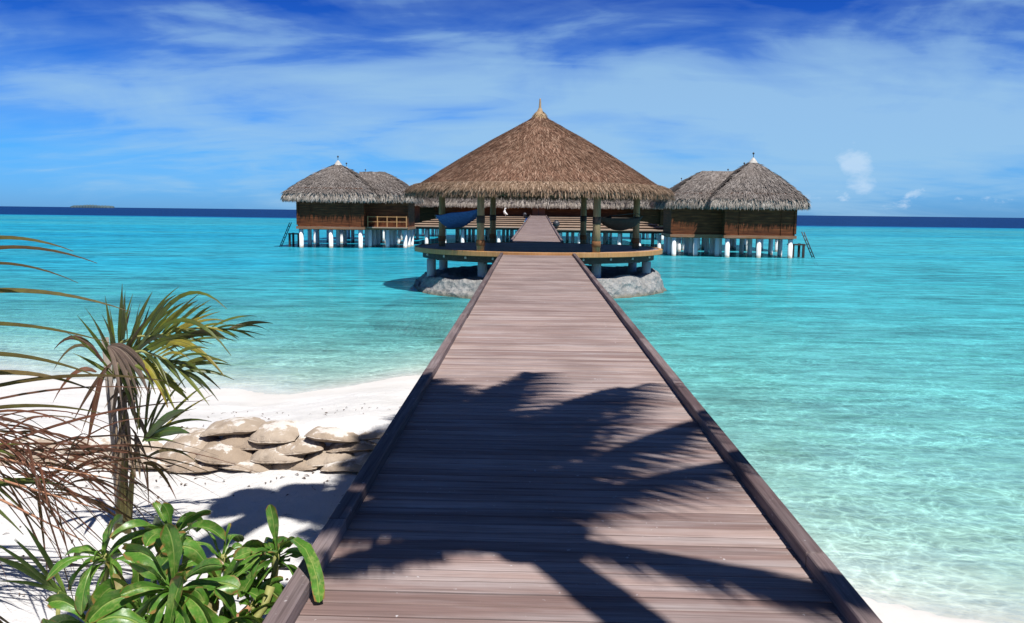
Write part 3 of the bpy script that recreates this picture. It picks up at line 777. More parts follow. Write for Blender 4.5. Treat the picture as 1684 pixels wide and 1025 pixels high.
fr = [(4.60, ZA - 2.62), (4.78, ZA - 2.71), (4.91, ZA - 2.80), (4.94, ZA - 2.85)]
roof = thatch_cone(pav, (PX, PY), prof, fr, ('thatch_brown', 'fringe_brown'), 30000, 13000, 96, .40, .030)
b = MB(); b.lathe((PX, PY, ZA), [(.30, -.16), (.24, .0), (.14, .08), (.10, .20), (.05, .30), (.028, .62), (.0, .66)], 14)
def _cap(rg):
    a = rg.uniform(0, 6.283); e = Vector((math.cos(a), math.sin(a), 0)); t = rg.random(); r = lerp(.10, .28, t)
    return Vector((PX, PY, ZA)) + e * r + Vector((0, 0, lerp(.18, -.10, t))), (e * .7 + Vector((0, 0, -.8))).normalized(), (e * .8 + Vector((0, 0, .7))).normalized()
strands(b, _cap, 260, .22, .03, .02, .2)
b.build('finial', M['finial'], roof)


# rock the pavilion stands on
b = MB(); seg = 150
prf = [(0.0, .62), (2.0, .60), (3.4, .58), (4.15, .60), (4.45, .62), (4.56, .50), (4.66, .34), (4.78, .16), (4.88, 0.02), (5.0, -.15), (5.5, -.55), (6.3, -1.0), (7.4, -1.9)]
rows = []
fine = []
for (r0, z0), (r1, z1) in zip(prf[:-1], prf[1:]):
    n = 4 if r0 > 4.0 else 3
    for q in range(n): fine.append((lerp(r0, r1, q / n), lerp(z0, z1, q / n)))
fine.append(prf[-1])
for r, z in fine:
    row = []
    for a in range(seg):
        th = 2 * math.pi * a / seg; cx, cy = math.cos(th), math.sin(th)
        k = 1 + .035 * math.sin(3 * th + 1) + .03 * mnoise.noise((cx * 2.2, cy * 2.2, 1.0)) + .03 * mnoise.noise((cx * 7, cy * 7, z * 3))
        rr = r * k
        zz = z + (.09 * mnoise.noise((cx * r * 1.1, cy * r * 1.1, 4.0)) + .06 * mnoise.noise((cx * r * 3.1, cy * r * 3.1, z * 3))) * (1 if z > .05 else .6)
        if r > 4: zz += .10 * math.cos(th) * (1 if z > .2 else .0)
        row.append((PX - .05 + rr * cx, PY - .05 + rr * cy, zz))
    rows.append(row)
b.grid(rows, close=True)
tag(b.build('rock_island', M['rock'], None, True), 'low grey coral rock mound under the round pavilion', 'rock')


# canvas hammocks slung between pavilion posts
def hammock(A, B, mat, label, z0=2.80, z1=2.72, sag=.36, wide=.62, name='hammock'):
    A = Vector((*A, z0)); B = Vector((*B, z1)); ax = (B - A); side = Vector((-ax.y, ax.x, 0)).normalized()
    root = empty(name, ((A.x + B.x) / 2, (A.y + B.y) / 2, ZP)); tag(root, label, 'hammock', None)
    off = root.location
    b = MB(); rows = []; N = 18
    for i in range(N + 1):
        t = lerp(.05, .72, i / N); p = A + ax * t
        wdt = wide * (.06 + .94 * math.sin(math.pi / 2 * min(1, (t - .05) / .62)) ** .8); dp = sag * 4 * t * (1 - t)
        row = []
        for j in range(-5, 6):
            u = j / 5
            fold = .018 * math.sin(9 * u + 14 * t) + .02 * mnoise.noise((t * 5, u * 3, 2))
            row.append(p + side * (u * wdt * .55) - Vector((0, 0, dp * 1.1 + (1 - u * u) * wdt * .42)) + Vector((0, 0, fold)) - off)
        rows.append(row)
    b.grid(rows)
    o = b.build('cloth', M[mat], root, True)
    md = o.modifiers.new('thickness', 'SOLIDIFY'); md.thickness = .02
    for P, q in ((A, rows[0]), (B, rows[-1])):
        r = MB()
        for u in (0, 5, 10): r.tube([P - off, q[u]], .012, 6)
        r.build('rope', M['rope'], root, True)
    return root


fl, sl, frp, sr = POSTS[3], POSTS[2], POSTS[4], POSTS[5]
hammock(fl, sl, 'bluecloth', 'blue canvas hammock slung between two left posts of the pavilion', 2.98, 2.72, .06, 1.15)
hammock(frp, sr, 'darkcloth', 'dark canvas hammock slung between two right posts of the pavilion', 2.76, 2.90, .10, 1.15)


# ------------------------------------------------------------------ thatched huts
def roof_planes(b, f, quads, n_top, n_fr, ledge, drop, out, length=.46, width=.05):
    """quads: list of (p_top0, p_top1, p_low1, p_low0) slopes in world-like coords; each gets a ledge line then a fringe"""
    for (t0, t1, l1, l0) in quads:
        t0, t1, l1, l0 = map(Vector, (t0, t1, l1, l0))
        mid = (l0 + l1) / 2 - (t0 + t1) / 2
        nn = (l1 - l0).cross(t0 - l0 if (t0 - l0).length > .01 else t1 - l0).normalized()
        if nn.z < 0: nn = -nn
        N = 8
        rows = []
        for i in range(N + 1):
            v = i / N
            bulge = nn * (.16 * math.sin(math.pi * v))
            rows.append([lerp(t0, l0, v).lerp(lerp(t1, l1, v), j / 10) + bulge + Vector((0, 0, .05 * mnoise.noise((j * .7 + t0.x, v * 3, t0.y)))) for j in range(11)])
        b.grid(rows)
        area = ((t1 - t0).length + (l1 - l0).length) / 2 * mid.length
        def surf(rg):
            while True:
                v = rg.random(); wv = lerp((t1 - t0).length, (l1 - l0).length, v) / max((l1 - l0).length, .01)
                if rg.random() <= wv + .02: break
            u = rg.random()
            p = lerp(t0, l0, v).lerp(lerp(t1, l1, v), u) + nn * (.16 * math.sin(math.pi * v))
            d = (lerp(l0, l1, u) - lerp(t0, t1, u)).normalized()
            return p, d, nn
        strands(b, surf, int(n_top * area), length, width, .04, .25)
        # fringe
        hd = Vector((mid.x, mid.y, 0)).normalized()
        o0 = (l0 - l1).normalized()
        f0, f1 = l0 + Vector((0, 0, .10)) - hd * .12, l1 + Vector((0, 0, .10)) - hd * .12
        g0, g1 = l0 + hd * out + o0 * out - Vector((0, 0, drop * .5)), l1 + hd * out - o0 * out - Vector((0, 0, drop * .5))
        h0, h1 = l0 + hd * out * .9 + o0 * out - Vector((0, 0, drop)), l1 + hd * out * .9 - o0 * out - Vector((0, 0, drop))
        k0, k1 = h0 - hd * .45 + Vector((0, 0, .12)), h1 - hd * .45 + Vector((0, 0, .12))
        f.grid([[lerp(a, c, j / 8) for j in range(9)] for a, c in ((f0, f1), (g0, g1), (h0, h1), (k0, k1))])
        le = (l1 - l0).length
        def fs(rg):
            u = rg.random(); t = rg.random()
            p = (f0.lerp(f1, u)).lerp(g0.lerp(g1, u), t)
            d = (g0.lerp(g1, u) - f0.lerp(f1, u)).normalized(); n2 = (hd * .7 + Vector((0, 0, .7)))
            return p, d, n2.normalized()
        strands(f, fs, int(n_fr * le), length * .9, width * 1.1, .07, .3, hang=.25)
        def fs2(rg):
            u = rg.random(); t = rg.random()
            p = (g0.lerp(g1, u)).lerp(h0.lerp(h1, u), t * .7)
            return p, (Vector((0, 0, -1)) + hd * .15).normalized(), hd
        strands(f, fs2, int(n_fr * le * .8), length * .55, width, .05, .3)


def hip_slopes(x0, x1, y0, y1, ze, rx0, rx1, ry0, ry1, zr):
    """rectangle eave, ridge from (rx0,ry0) to (rx1,ry1)"""
    E = [(x0, y0, ze), (x1, y0, ze), (x1, y1, ze), (x0, y1, ze)]
    A, B_ = (rx0, ry0, zr), (rx1, ry1, zr)
    return [(A, B_, E[1], E[0]), (B_, B_, E[2], E[1]), (B_, A, E[3], E[2]), (A, A, E[0], E[3])]


def finial(root, x, y, z, s=1.0):
    b = MB(); b.lathe((x, y, z), [(.46 * s, -.26 * s), (.30 * s, -.02 * s), (.16 * s, .16 * s), (.06 * s, .26 * s), (0, .27 * s)], 12)
    o = b.build('finial', M['cap'], root, True)
    b = MB(); b.tube([(x, y, z + .2 * s), (x, y, z + .72 * s)], .03 * s, 6); b.lathe((x, y, z + .66 * s), [(0, -.08), (.07, -.04), (.075, .03), (0, .1)], 8)
    b.build('finial_rod', M['iron'], o, True)


def hut(name, label, body, eave, ze, zr, floor_z, ridge=None, wing=None, detail=1.0, group=None, piles=(3, 3), ladder=0, rail=None, drop=.62):
    """body (x0,x1,y0,y1) walls; eave (x0,x1,y0,y1); wing = dict(body, eave, ridge, zr)"""
    root = empty(name, (0, 0, 0)); tag(root, label, 'hut', group)
    x0, x1, y0, y1 = body
    def walls(bx):
        a0, a1, c0, c1 = bx; w = MB()
        w.box(((a0 + a1) / 2, (c0 + c1) / 2, (floor_z + ze + .35) / 2), (a1 - a0, c1 - c0, ze + .35 - floor_z))
        ob = w.build('wall', M['wall'], root)
        for cx_ in (a0, a1):                                        # corner boards, set proud of the wall
            t = MB(); t.box((cx_, c0 - .03, (floor_z + ze) / 2 + .1), (.14, .12, ze - floor_z - .02))
            t.build('corner_board', M['wall'], ob)
        s = MB(); s.box(((a0 + a1) / 2, c0 - .05, floor_z - .09), (a1 - a0 + .2, .12, .20))
        s.box((a0 - .05, (c0 + c1) / 2, floor_z - .09), (.12, c1 - c0 - .02, .20)); s.box((a1 + .05, (c0 + c1) / 2, floor_z - .09), (.12, c1 - c0 - .02, .20))
        s.box(((a0 + a1) / 2, (c0 + c1) / 2, floor_z - .16), (a1 - a0 - .1, c1 - c0 - .1, .16))
        s.build('floor_frame', M['sill'], root)
        nx, ny = piles
        for i in range(nx):
            for j in range(ny):
                px_ = lerp(a0 + .22, a1 - .22, i / (nx - 1)); py_ = lerp(c0 + .15, c1 - .2, j / (ny - 1))
                p = MB(); p.tube([(px_, py_, hgt(px_, py_) - .2), (px_, py_, floor_z - .24)], .16, 12); p.build('pile', M['pile'], root, True)
        return ob
    wl = walls(body)
    b = MB(); f = MB()
    if ridge is None:
        cx, cy = (eave[0] + eave[1]) / 2, (eave[2] + eave[3]) / 2; rg_ = (cx, cx, cy, cy)
    else: rg_ = ridge
    roof_planes(b, f, hip_slopes(eave[0], eave[1], eave[2], eave[3], ze, rg_[0], rg_[1], rg_[2], rg_[3], zr), 120 * detail, 150 * detail, 0, drop, .10)
    if wing:
        e = wing['eave']; r2 = wing['ridge']
        roof_planes(b, f, hip_slopes(e[0], e[1], e[2], e[3], ze, r2[0], r2[1], r2[2], r2[3], wing['zr']), 120 * detail, 150 * detail, 0, drop, .10)
        walls(wing['body'])
    ro = b.build('roof', M['thatch_grey'], root)
    f.build('eave_fringe', M['fringe_grey'], ro)
    finial(ro, (rg_[0] + rg_[1]) / 2, (rg_[2] + rg_[3]) / 2, zr + .04, .72)
    if rail:
        a0, a1, yy = rail; p = MB()
        for zz in (.40, .78): p.box(((a0 + a1) / 2, yy, floor_z + zz), (a1 - a0, .05, .05))
        for k in range(5): p.box((lerp(a0, a1, k / 4), yy - .004, floor_z + .40), (.07, .07, .86))
        p.build('railing', M['rim'], root)
        p = MB(); p.box(((a0 + a1) / 2, yy + .30, floor_z - .05), (a1 - a0 + .1, .80, .08)); p.build('veranda_floor', M['tread'], root)
    if ladder:
        s = ladder; xe = x0 if s < 0 else x1
        p = MB()
        yl = (y0 + y1) / 2 - 1.2
        p.box((xe + s * .55, yl, floor_z - .62), (.95, 1.1, .08)); p.box((xe + s * .16, yl - .35, floor_z + .2), (.07, .07, 1.6))
        p.box((xe + s * .9, yl - .5, floor_z - 1.2), (.14, .14, 1.3)); p.box((xe + s * .9, yl + .5, floor_z - 1.2), (.14, .14, 1.3))
        p.box((xe + s * .2, yl - .5, floor_z - 1.2), (.14, .14, 1.3))
        lo = p.build('swim_landing', M['darkwood'], root)
        p = MB()
        for dy in (-.25, .25): p.tube([(xe + s * .95, yl + dy, floor_z + .25), (xe + s * 2.0, yl + dy, -.55)], .035, 6)
        for k in range(7):
            t = .12 + k * .12; p.tube([(xe + s * lerp(.95, 2.0, t), yl - .25, lerp(floor_z + .25, -.55, t)), (xe + s * lerp(.95, 2.0, t), yl + .25, lerp(floor_z + .25, -.55, t))], .025, 6)
        p.build('ladder', M['iron'], lo, True)
    # louvred shutter and a drainpipe-like batten on the front wall
    t = MB(); t.box((lerp(x0, x1, .80), y0 - .035, floor_z + 1.0), (.06, .05, 1.9)); t.box((lerp(x0, x1, .2), y0 - .03, floor_z + 1.0), (.05, .04, 1.9))
    t.build('batten', M['wall'], wl)
    return root


hut('thatched_hut', 'nearest thatched hut on the left, with a veranda railing and a swim ladder',
    (-18.2, -13.2, 64.85, 70.0), (-19.1, -12.35, 64.6, 70.9), 4.22, 6.55, 1.62,
    wing=dict(body=(-13.2, -10.0, 66.3, 70.2), eave=(-13.6, -9.75, 65.9, 71.0), ridge=(-14.2, -12.2, 68.6, 68.6), zr=5.95),
    ladder=-1, rail=(-13.0, -10.0, 65.75), group=None, piles=(3, 3))
hut('thatched_hut', 'nearest thatched hut on the right, with a swim ladder at its right side',
    (12.7, 17.35, 57.85, 63.0), (11.75, 17.9, 57.6, 64.0), 3.98, 6.62, 1.50, ridge=(15.05, 15.15, 60.8, 60.8),
    wing=dict(body=(9.3, 12.7, 59.0, 63.0), eave=(9.1, 13.0, 58.75, 64.2), ridge=(11.7, 14.2, 61.3, 61.3), zr=5.92),
    ladder=1, rail=None, piles=(3, 3))
# the huts that follow behind on either side
rows_l = [(-17.0, 76.5, 6.5, 'second'), (-17.2, 86.0, 6.4, 'third'), (-16.9, 100.0, 6.4, 'fourth')]
rows_r = [(16.8, 70.5, 6.5, 'second'), (16.9, 76.8, 6.3, 'third'), (16.2, 97.0, 6.3, 'fourth')]
for side, lst in (('left', rows_l), ('right', rows_r)):
    for cx, cy, za, wd in lst:
        s = 1 if side == 'left' else -1
        inner = (cx + 2.5, cx + 5.2) if s > 0 else (cx - 5.2, cx - 2.5)
        we = (cx + 1.8, cx + 6.2) if s > 0 else (cx - 6.2, cx - 1.8)
        wr = (cx + 1.5, cx + 3.4) if s > 0 else (cx - 3.4, cx - 1.5)
        hut('thatched_hut', f'grey thatched hut, {wd} from the front in the {side} row',
            (cx - 2.5, cx + 2.5, cy - 2.5, cy + 2.5), (cx - 3.4, cx + 3.4, cy - 3.4, cy + 3.4), 4.1, za, 1.6,
            wing=dict(body=(*inner, cy - 1.9, cy + 1.9), eave=(*we, cy - 3.0, cy + 3.0), ridge=(*wr, cy, cy), zr=5.5), detail=.5, piles=(3, 2),
            group='thatched huts in the rows behind')
# rear hall
hall = hut('thatched_hall', 'long low thatched hall closing the rear of the resort, behind the pavilion', (-11.5, 11.5, 97.0, 102.0), (-12.6, 12.6, 95.6, 103.4), 4.05, 5.9, 2.45,
           ridge=(-8, 8, 99.5, 99.5), detail=.6, piles=(9, 2), drop=.60)
hall['category'] = 'hall'
b = MB(); b.box((.26, 96.93, 3.15), (1.45, .10, 1.38)); d_ = b.build('door', M['door'], hall)
b = MB(); b.box((.26, 96.86, 3.15), (.05, .05, 1.34)); b.build('door_gap', M['iron'], d_)


# stepped timber terraces on both sides of the footbridge
def terrace(side, y0, dy, label):
    root = empty('stepped_terrace', (0, 0, 0)); tag(root, label, 'terrace')
    for k in range(6):
        z = 1.60 + .155 * k; yf = y0 + dy * k; yb = yf + dy + .12
        xa, xb = 1.35, 11.6 - .35 * k
        x0, x1 = (xa, xb) if side > 0 else (-xb + .1, -xa + .2)
        t = MB(); n = 5; w = (yb - yf) / n
        for q in range(n): t.box(((x0 + x1) / 2, yf + (q + .5) * w, z - .025), (x1 - x0, w - .02, .05))
        t.box(((x0 + x1) / 2, yf - .012, z - .030), (x1 - x0, .03, .066))
        t.build('step', M['tread'], root)
        t = MB(); t.box(((x0 + x1) / 2, yf + .40, z - .155), (x1 - x0 - .1, .10, .20)); t.build('step_beam', M['darkwood'], root)
        npl = 7
        for q in range(npl):
            if k % 2: continue
            px_ = lerp(x0 + .5, x1 - .5, q / (npl - 1))
            for yy in (yf + .5,):
                p = MB(); p.tube([(px_, yy, hgt(px_, yy) - .2), (px_, yy, z - .30)], .15, 10); p.build('pile', M['pile'], root, True)
    return root


terrace(-1, 73.0, 3.9, 'stepped timber terrace on white piles left of the narrow footbridge')
terrace(1, 66.0, 5.0, 'stepped timber terrace on white piles right of the narrow footbridge')


def ball_lamp(x, y, z, r, label):
    root = empty('globe_lamp', (x, y, z)); tag(root, label, 'lamp')
    b = MB(); b.lathe((0, 0, r + .12), [(0.0, -r)] + [(r * math.cos(R(t)), r * math.sin(R(t))) for t in range(-75, 76, 15)] + [(0, r)], 16); b.build('globe', M['iron'], root, True)
    b = MB(); b.tube([(0, 0, 0), (0, 0, .16)], [.12, .08], 10); b.build('stand', M['iron'], root, True)


ball_lamp(-1.15, 85.0, 2.36, .18, 'small dark globe lamp at the left edge of the footbridge near the hall')
ball_lamp(1.55, 66.3, 1.62, .27, 'larger dark globe lamp on the terrace at the right edge of the footbridge')

# small white heron figure standing on the upper terrace
root = empty('white_figure', (-3.35, 92.6, 2.38)); tag(root, 'small white figure standing on the upper terrace step before the rear hall', 'statue')
b = MB()
b.tube([(.28, 0, .20), (.10, 0, .28), (-.05, 0, .40), (-.12, 0, .55), (-.05, 0, .70), (-.08, 0, .82), (.0, 0, .88), (.12, 0, .86)], [.03, .10, .15, .13, .07, .06, .07, .015], 10)
b.build('body', M['white'], root, True)
for dy in (-.05, .05):
    b = MB(); b.tube([(.04, dy, 0), (.0, dy, .36)], .02, 6); b.build('leg', M['white'], root, True)


# ------------------------------------------------------------------ sandbags
def bag_mesh(seed, L=.64, D=.46, H=.20):
    rg = random.Random(seed); b = MB(); nu, nv = 26, 20; rows = []
    bend = rg.uniform(-.05, .05); skew = rg.uniform(-.08, .08); droop = rg.uniform(.2, .8); twist = rg.uniform(-.35, .35)
    for i in range(nu + 1):
        u = -1 + 2 * i / nu
        prof = max((1 - abs(u) ** 2.6) ** .6, .05) * (1 + .10 * math.sin(2.5 * u + seed))
        wid = .74 + .26 * (1 - abs(u) ** 4)                      # the stitched ends stay wide and flat
        row = []
        for j in range(nv):
            th = 2 * math.pi * j / nv; c, s = math.cos(th), math.sin(th)
            yy = D / 2 * math.copysign(abs(c) ** .8, c) * wid
            zz = H / 2 * s * abs(s) ** .25 * prof
            pl = .016 * mnoise.noise((u * 2.6 + seed, c * 1.6, s * 1.6)) + .009 * mnoise.noise((u * 8 + seed, c * 4, s * 4)) + .005 * mnoise.noise((u * 19 + seed, c * 9, s * 9))
            a = twist * u
            y2 = yy * math.cos(a) - zz * math.sin(a); z2 = yy * math.sin(a) * .5 + zz * math.cos(a)
            row.append((L / 2 * u + skew * yy, y2 * (1 + pl * 3) + bend * (1 - u * u), z2 + pl - .04 * droop * u * u))
        rows.append(row)
    b.grid(rows, close=True)
    b.f.append(tuple(range(nv))[::-1]); b.uv.append([(0, 0)] * nv)
    e = nu * nv; b.f.append(tuple(e + q for q in range(nv))); b.uv.append([(0, 0)] * nv)
    # stitched seam with a raised lip along the front edge and round one end
    for (ja, jb) in ((nv // 2, nv // 2),):
        pts = [Vector(rows[i][ja]) + Vector((0, -.006, 0)) for i in range(nu + 1)]
        b.tube(pts, [.008 + .003 * math.sin(i * 2.1 + seed) for i in range(nu + 1)], 6)
    o = b.build('sandbag', M['bag'], None, True); me = o.data; bpy.data.objects.remove(o)
    return me


bag_meshes = [bag_mesh(s) for s in range(7)]
ORD = ['first', 'second', 'third', 'fourth', 'fifth', 'sixth', 'seventh', 'eighth', 'ninth', 'tenth', 'eleventh', 'twelfth']
def add_bags(rows, x_start, sector):
    for c, (z, yoff, n, x0, pitch, nm) in enumerate(rows):
        for k in range(n):
            x = x0 - k * pitch + rnd.uniform(-.05, .05)
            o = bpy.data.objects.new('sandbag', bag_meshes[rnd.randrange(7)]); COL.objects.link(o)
            yy = wall_y(x) - .10 + yoff + rnd.uniform(-.04, .04)
            o.location = (x, yy, z + rnd.uniform(-.02, .02))
            s = rnd.uniform(.92, 1.08)
            o.scale = (pitch / .62 * s, .95, rnd.uniform(.58, .74))
            o.rotation_euler = (rnd.uniform(-.02, .24), rnd.uniform(-.08, .08), rnd.uniform(-.13, .13))
            tag(o, f'{ORD[k]} sandbag {sector} in the {nm} course of the wall', 'sandbag', 'sandbags of the beach retaining wall')


add_bags([(.635, -.10, 9, -1.15, .46, 'bottom'), (.715, -.03, 9, -1.38, .46, 'second'), (.79, .05, 5, -1.16, .48, 'third'), (.865, .14, 4, -1.38, .47, 'topmost')], 0, 'from the boardwalk')
add_bags([(.635, -.06, 5, -5.35, .46, 'bottom'), (.715, .0, 5, -5.55, .46, 'second')], 0, 'behind the dry fronds')


# ------------------------------------------------------------------ leaves
def blade(b, p0, p1, width, sag=0.1, normal=None, nseg=7, fold=.35, tipfrac=.35, twist=0.0, rg=rnd, w0=.30):
    """a long palm leaflet from p0 to p1, bowed upwards by sag, V-folded along its rib"""
    p0, p1 = Vector(p0), Vector(p1); ax = p1 - p0; L = ax.length
    up = Vector(normal) if normal is not None else Vector((0, 0, 1))
    rows, uvs = [], []
    for i in range(nseg + 1):
        t = i / nseg
        p = p0 + ax * t + Vector((0, 0, sag * 4 * t * (1 - t)))
        tan = (ax + Vector((0, 0, sag * 4 * (1 - 2 * t)))).normalized()
        u_ = up.copy(); u_.rotate(Matrix.Rotation(twist * t, 3, tan))
        s = tan.cross(u_)
        if s.length < 1e-3: s = tan.orthogonal()
        s.normalize(); n2 = s.cross(tan).normalized()
        w = width * min(1.0, w0 + t / .18 * (1 - w0)) * (1.0 if t < 1 - tipfrac else max(.06, (1 - t) / tipfrac) ** .8)
        rows.append([p - s * w / 2 - n2 * w * fold * .5, p, p + s * w / 2 - n2 * w * fold * .5]); uvs.append([(0, t), (.5, t), (1, t)])
    b.grid(rows, uvs)


def big_leaf(b, base, d, L, W, curl=1.2, roll=0.0, rg=rnd, wav=.5, up=(0, 0, 1)):
    """broad fleshy strap leaf: leaves base along d, flops over under its weight, wavy rolled edges, creased midrib"""
    d = Vector(d).normalized(); up = Vector(up)
    s = d.cross(up)
    if s.length < .05: s = d.cross(Vector((1, .2, 0)))
    s.normalize(); s.rotate(Matrix.Rotation(roll, 3, d))
    N = 14; rows, uvs = [], []; p = Vector(base); tan = d.copy()
    ph = rg.uniform(0, 6); side = rg.uniform(-1.1, 1.1); tw = rg.uniform(-.9, .9)
    ca, cb = rg.uniform(3, 6), rg.uniform(3, 6); cup = rg.uniform(.05, .30) * (1 if rg.random() < .75 else -1)
    fl = rg.uniform(.70, .92)
    kink = rg.uniform(.35, .8); kang = rg.uniform(0, .8)
    for i in range(N + 1):
        t = i / N
        if i:
            g = Vector((0, 0, -1)); g = g - tan * g.dot(tan)              # bends towards the ground, more so past the kink
            k = curl / N * (.35 + 1.3 * t) + (kang * curl / N * 2.2 if abs(t - kink) < .10 else 0)
            tan = (tan + g * k + s * (side / N * .7 * t)).normalized()
            s = (s - tan * s.dot(tan)).normalized()
            s.rotate(Matrix.Rotation(tw / N * t, 3, tan))
            p = p + tan * L / N
        nn = s.cross(tan).normalized()
        w = W * (.16 + .84 * sstep(0, fl, t) ** 1.1) * (1 - .0 * t)
        if t > .84: w *= max(.30, math.sqrt(max(0.0, 1 - ((t - .84) / .17) ** 2)))
        row, uu = [], []
        for u in (-1, -.66, -.30, 0, .30, .66, 1):
            z = abs(u) ** 1.6 * W * cup - (1 - abs(u)) ** 2 * W * .07
            z += W * .15 * wav * abs(u) ** 2 * math.sin(t * (11 if u > 0 else 9) + ph + (1.7 if u > 0 else 0)) + W * .07 * mnoise.noise((t * 5 + ph, u * 2, ph))
            wj = w * (1 + .13 * wav * math.sin(t * (ca if u > 0 else cb) * 2.3 + ph) * abs(u)) * (1 - .25 * abs(cup))
            row.append(p + s * u * wj / 2 + nn * z); uu.append((.5 + u / 2, t))
        rows.append(row); uvs.append(uu)
    b.grid(rows, uvs)


def rosette(root, c, axis, n, L, W, spread=(.35, 1.35), curl=(.5, 1.5), seed=0, stem_from=None, stem_r=.016, stem_mat='greenstem', az0=0.0, young=3):
    rg = random.Random(seed); axis = Vector(axis).normalized()
    e1 = axis.orthogonal().normalized(); e2 = axis.cross(e1); c = Vector(c)
    for k in range(n):
        az = az0 + k * 2.39996 + rg.uniform(-.5, .5)
        q = k / max(1, n - 1); tilt = lerp(spread[0], spread[1], q) + rg.uniform(-.28, .28)
        out = (e1 * math.cos(az) + e2 * math.sin(az))
        d = axis * math.cos(tilt) + out * math.sin(tilt)
        l = L * (rg.uniform(.62, 1.18) if k >= young else rg.uniform(.35, .7))
        b = MB(); big_leaf(b, c - axis * (.05 * q) + out * .008, d, l, W * rg.uniform(.8, 1.2) * (l / L) ** .5, rg.uniform(*curl) * (.6 + .7 * q), rg.uniform(-.7, .7), rg, rg.uniform(.4, 1.1), up=axis)
        b.build('leaf', M['cabbage_old' if (q > .55 and rg.random() < .22) else 'cabbage'], root, True)
    if stem_from is not None:
        b = MB(); s0 = Vector(stem_from); pts = []
        for i in range(9):
            t = i / 8; p = s0.lerp(c, t); p += Vector((.03 * math.sin(5 * t + seed), .03 * math.cos(4 * t + seed), .05 * math.sin(math.pi * t))); pts.append(p)
        pts[-1] = c
        b.tube(pts, [stem_r * (1.25 - .3 * i / 8 + (.10 if i % 2 else 0)) for i in range(9)], 8); b.build('stem', M[stem_mat], root, True)


def bush(label, loc, specs):
    root = empty('beach_cabbage', loc); tag(root, label, 'plant', 'beach cabbage shrubs by the boardwalk')
    o = Vector(loc)
    for s in specs:
        s = dict(s); s['c'] = Vector(s['c']) - o
        if 'stem_from' in s: s['stem_from'] = Vector(s['stem_from']) - o
        rosette(root, **s)
    return root


SZ = 0.6
bush('lush beach cabbage with a big open rosette of glossy leaves, largest in the left corner', (-1.75, 3.9, SZ), [
    dict(c=(-1.57, 3.52, 1.24), axis=(.10, -.80, .60), n=20, L=.34, W=.080, spread=(.45, 1.65), curl=(.6, 1.9), seed=3, stem_from=(-1.72, 3.95, .6)),
    dict(c=(-1.76, 3.95, 1.32), axis=(-.1, .1, 1), n=18, L=.27, W=.068, spread=(.25, 1.6), curl=(1.1, 2.9), seed=8, stem_from=(-1.75, 3.98, .6)),
    dict(c=(-1.55, 3.40, 1.04), axis=(.2, -.6, .6), n=15, L=.31, W=.085, spread=(.5, 1.5), curl=(.9, 2.4), seed=12, stem_from=(-1.70, 3.9, .6)),
    dict(c=(-1.42, 3.74, 1.16), axis=(.75, -.25, .6), n=15, L=.36, W=.082, spread=(.4, 1.5), curl=(.7, 2.1), seed=33, stem_from=(-1.66, 3.92, .6)),
    dict(c=(-1.76, 3.62, 1.10), axis=(-.3, -.4, .8), n=16, L=.31, W=.08, spread=(.4, 1.6), curl=(1.0, 2.7), seed=41, stem_from=(-1.74, 3.92, .6)),
    dict(c=(-1.50, 3.95, 1.22), axis=(.3, .1, 1), n=14, L=.27, W=.06, spread=(.3, 1.7), curl=(.9, 2.8), seed=71, stem_from=(-1.62, 3.98, .6)),
    dict(c=(-1.30, 3.55, 1.08), axis=(.3, -.6, .7), n=13, L=.26, W=.066, spread=(.4, 1.6), curl=(.8, 2.4), seed=74, stem_from=(-1.5, 3.8, .6)),
    dict(c=(-1.40, 3.50, 1.02), axis=(.4, -.5, .6), n=12, L=.28, W=.07, spread=(.4, 1.6), curl=(.9, 2.4), seed=47, stem_from=(-1.62, 3.88, .6)),
])
bush('beach cabbage with shaded drooping leaves at the outer left of the clump', (-2.12, 3.98, SZ), [
    dict(c=(-2.02, 3.80, 1.27), axis=(-.35, -.15, 1), n=18, L=.29, W=.066, spread=(.4, 1.75), curl=(1.1, 3.0), seed=21, stem_from=(-2.08, 4.0, .6)),
    dict(c=(-1.99, 3.60, 1.02), axis=(-.3, -.5, .7), n=15, L=.28, W=.075, spread=(.4, 1.6), curl=(.9, 2.6), seed=25, stem_from=(-2.08, 3.95, .6)),
    dict(c=(-2.00, 3.46, .88), axis=(-.1, -.6, .6), n=12, L=.28, W=.075, spread=(.4, 1.6), curl=(.9, 2.5), seed=27, stem_from=(-2.08, 3.9, .6)),
    dict(c=(-1.82, 3.40, .90), axis=(.1, -.6, .6), n=13, L=.28, W=.08, spread=(.4, 1.6), curl=(.9, 2.5), seed=29, stem_from=(-2.0, 3.9, .6)),
])
bush('small beach cabbage leaning over the boardwalk kerb, one long leaf lying on the planks', (-1.28, 3.92, SZ), [
    dict(c=(-1.19, 3.80, 1.30), axis=(.08, -.25, 1), n=18, L=.22, W=.050, spread=(.15, 1.8), curl=(.4, 2.4), seed=55, stem_from=(-1.36, 3.86, .78), stem_r=.016),
    dict(c=(-1.34, 4.02, 1.10), axis=(-.1, .1, 1), n=12, L=.23, W=.05, spread=(.3, 1.4), curl=(.5, 2.2), seed=58, stem_from=(-1.34, 3.96, .6)),
    dict(c=(-1.27, 3.66, 1.10), axis=(.3, -.5, .7), n=9, L=.19, W=.05, spread=(.3, 1.5), curl=(.6, 2.4), seed=61, stem_from=(-1.36, 3.86, .7)),
])
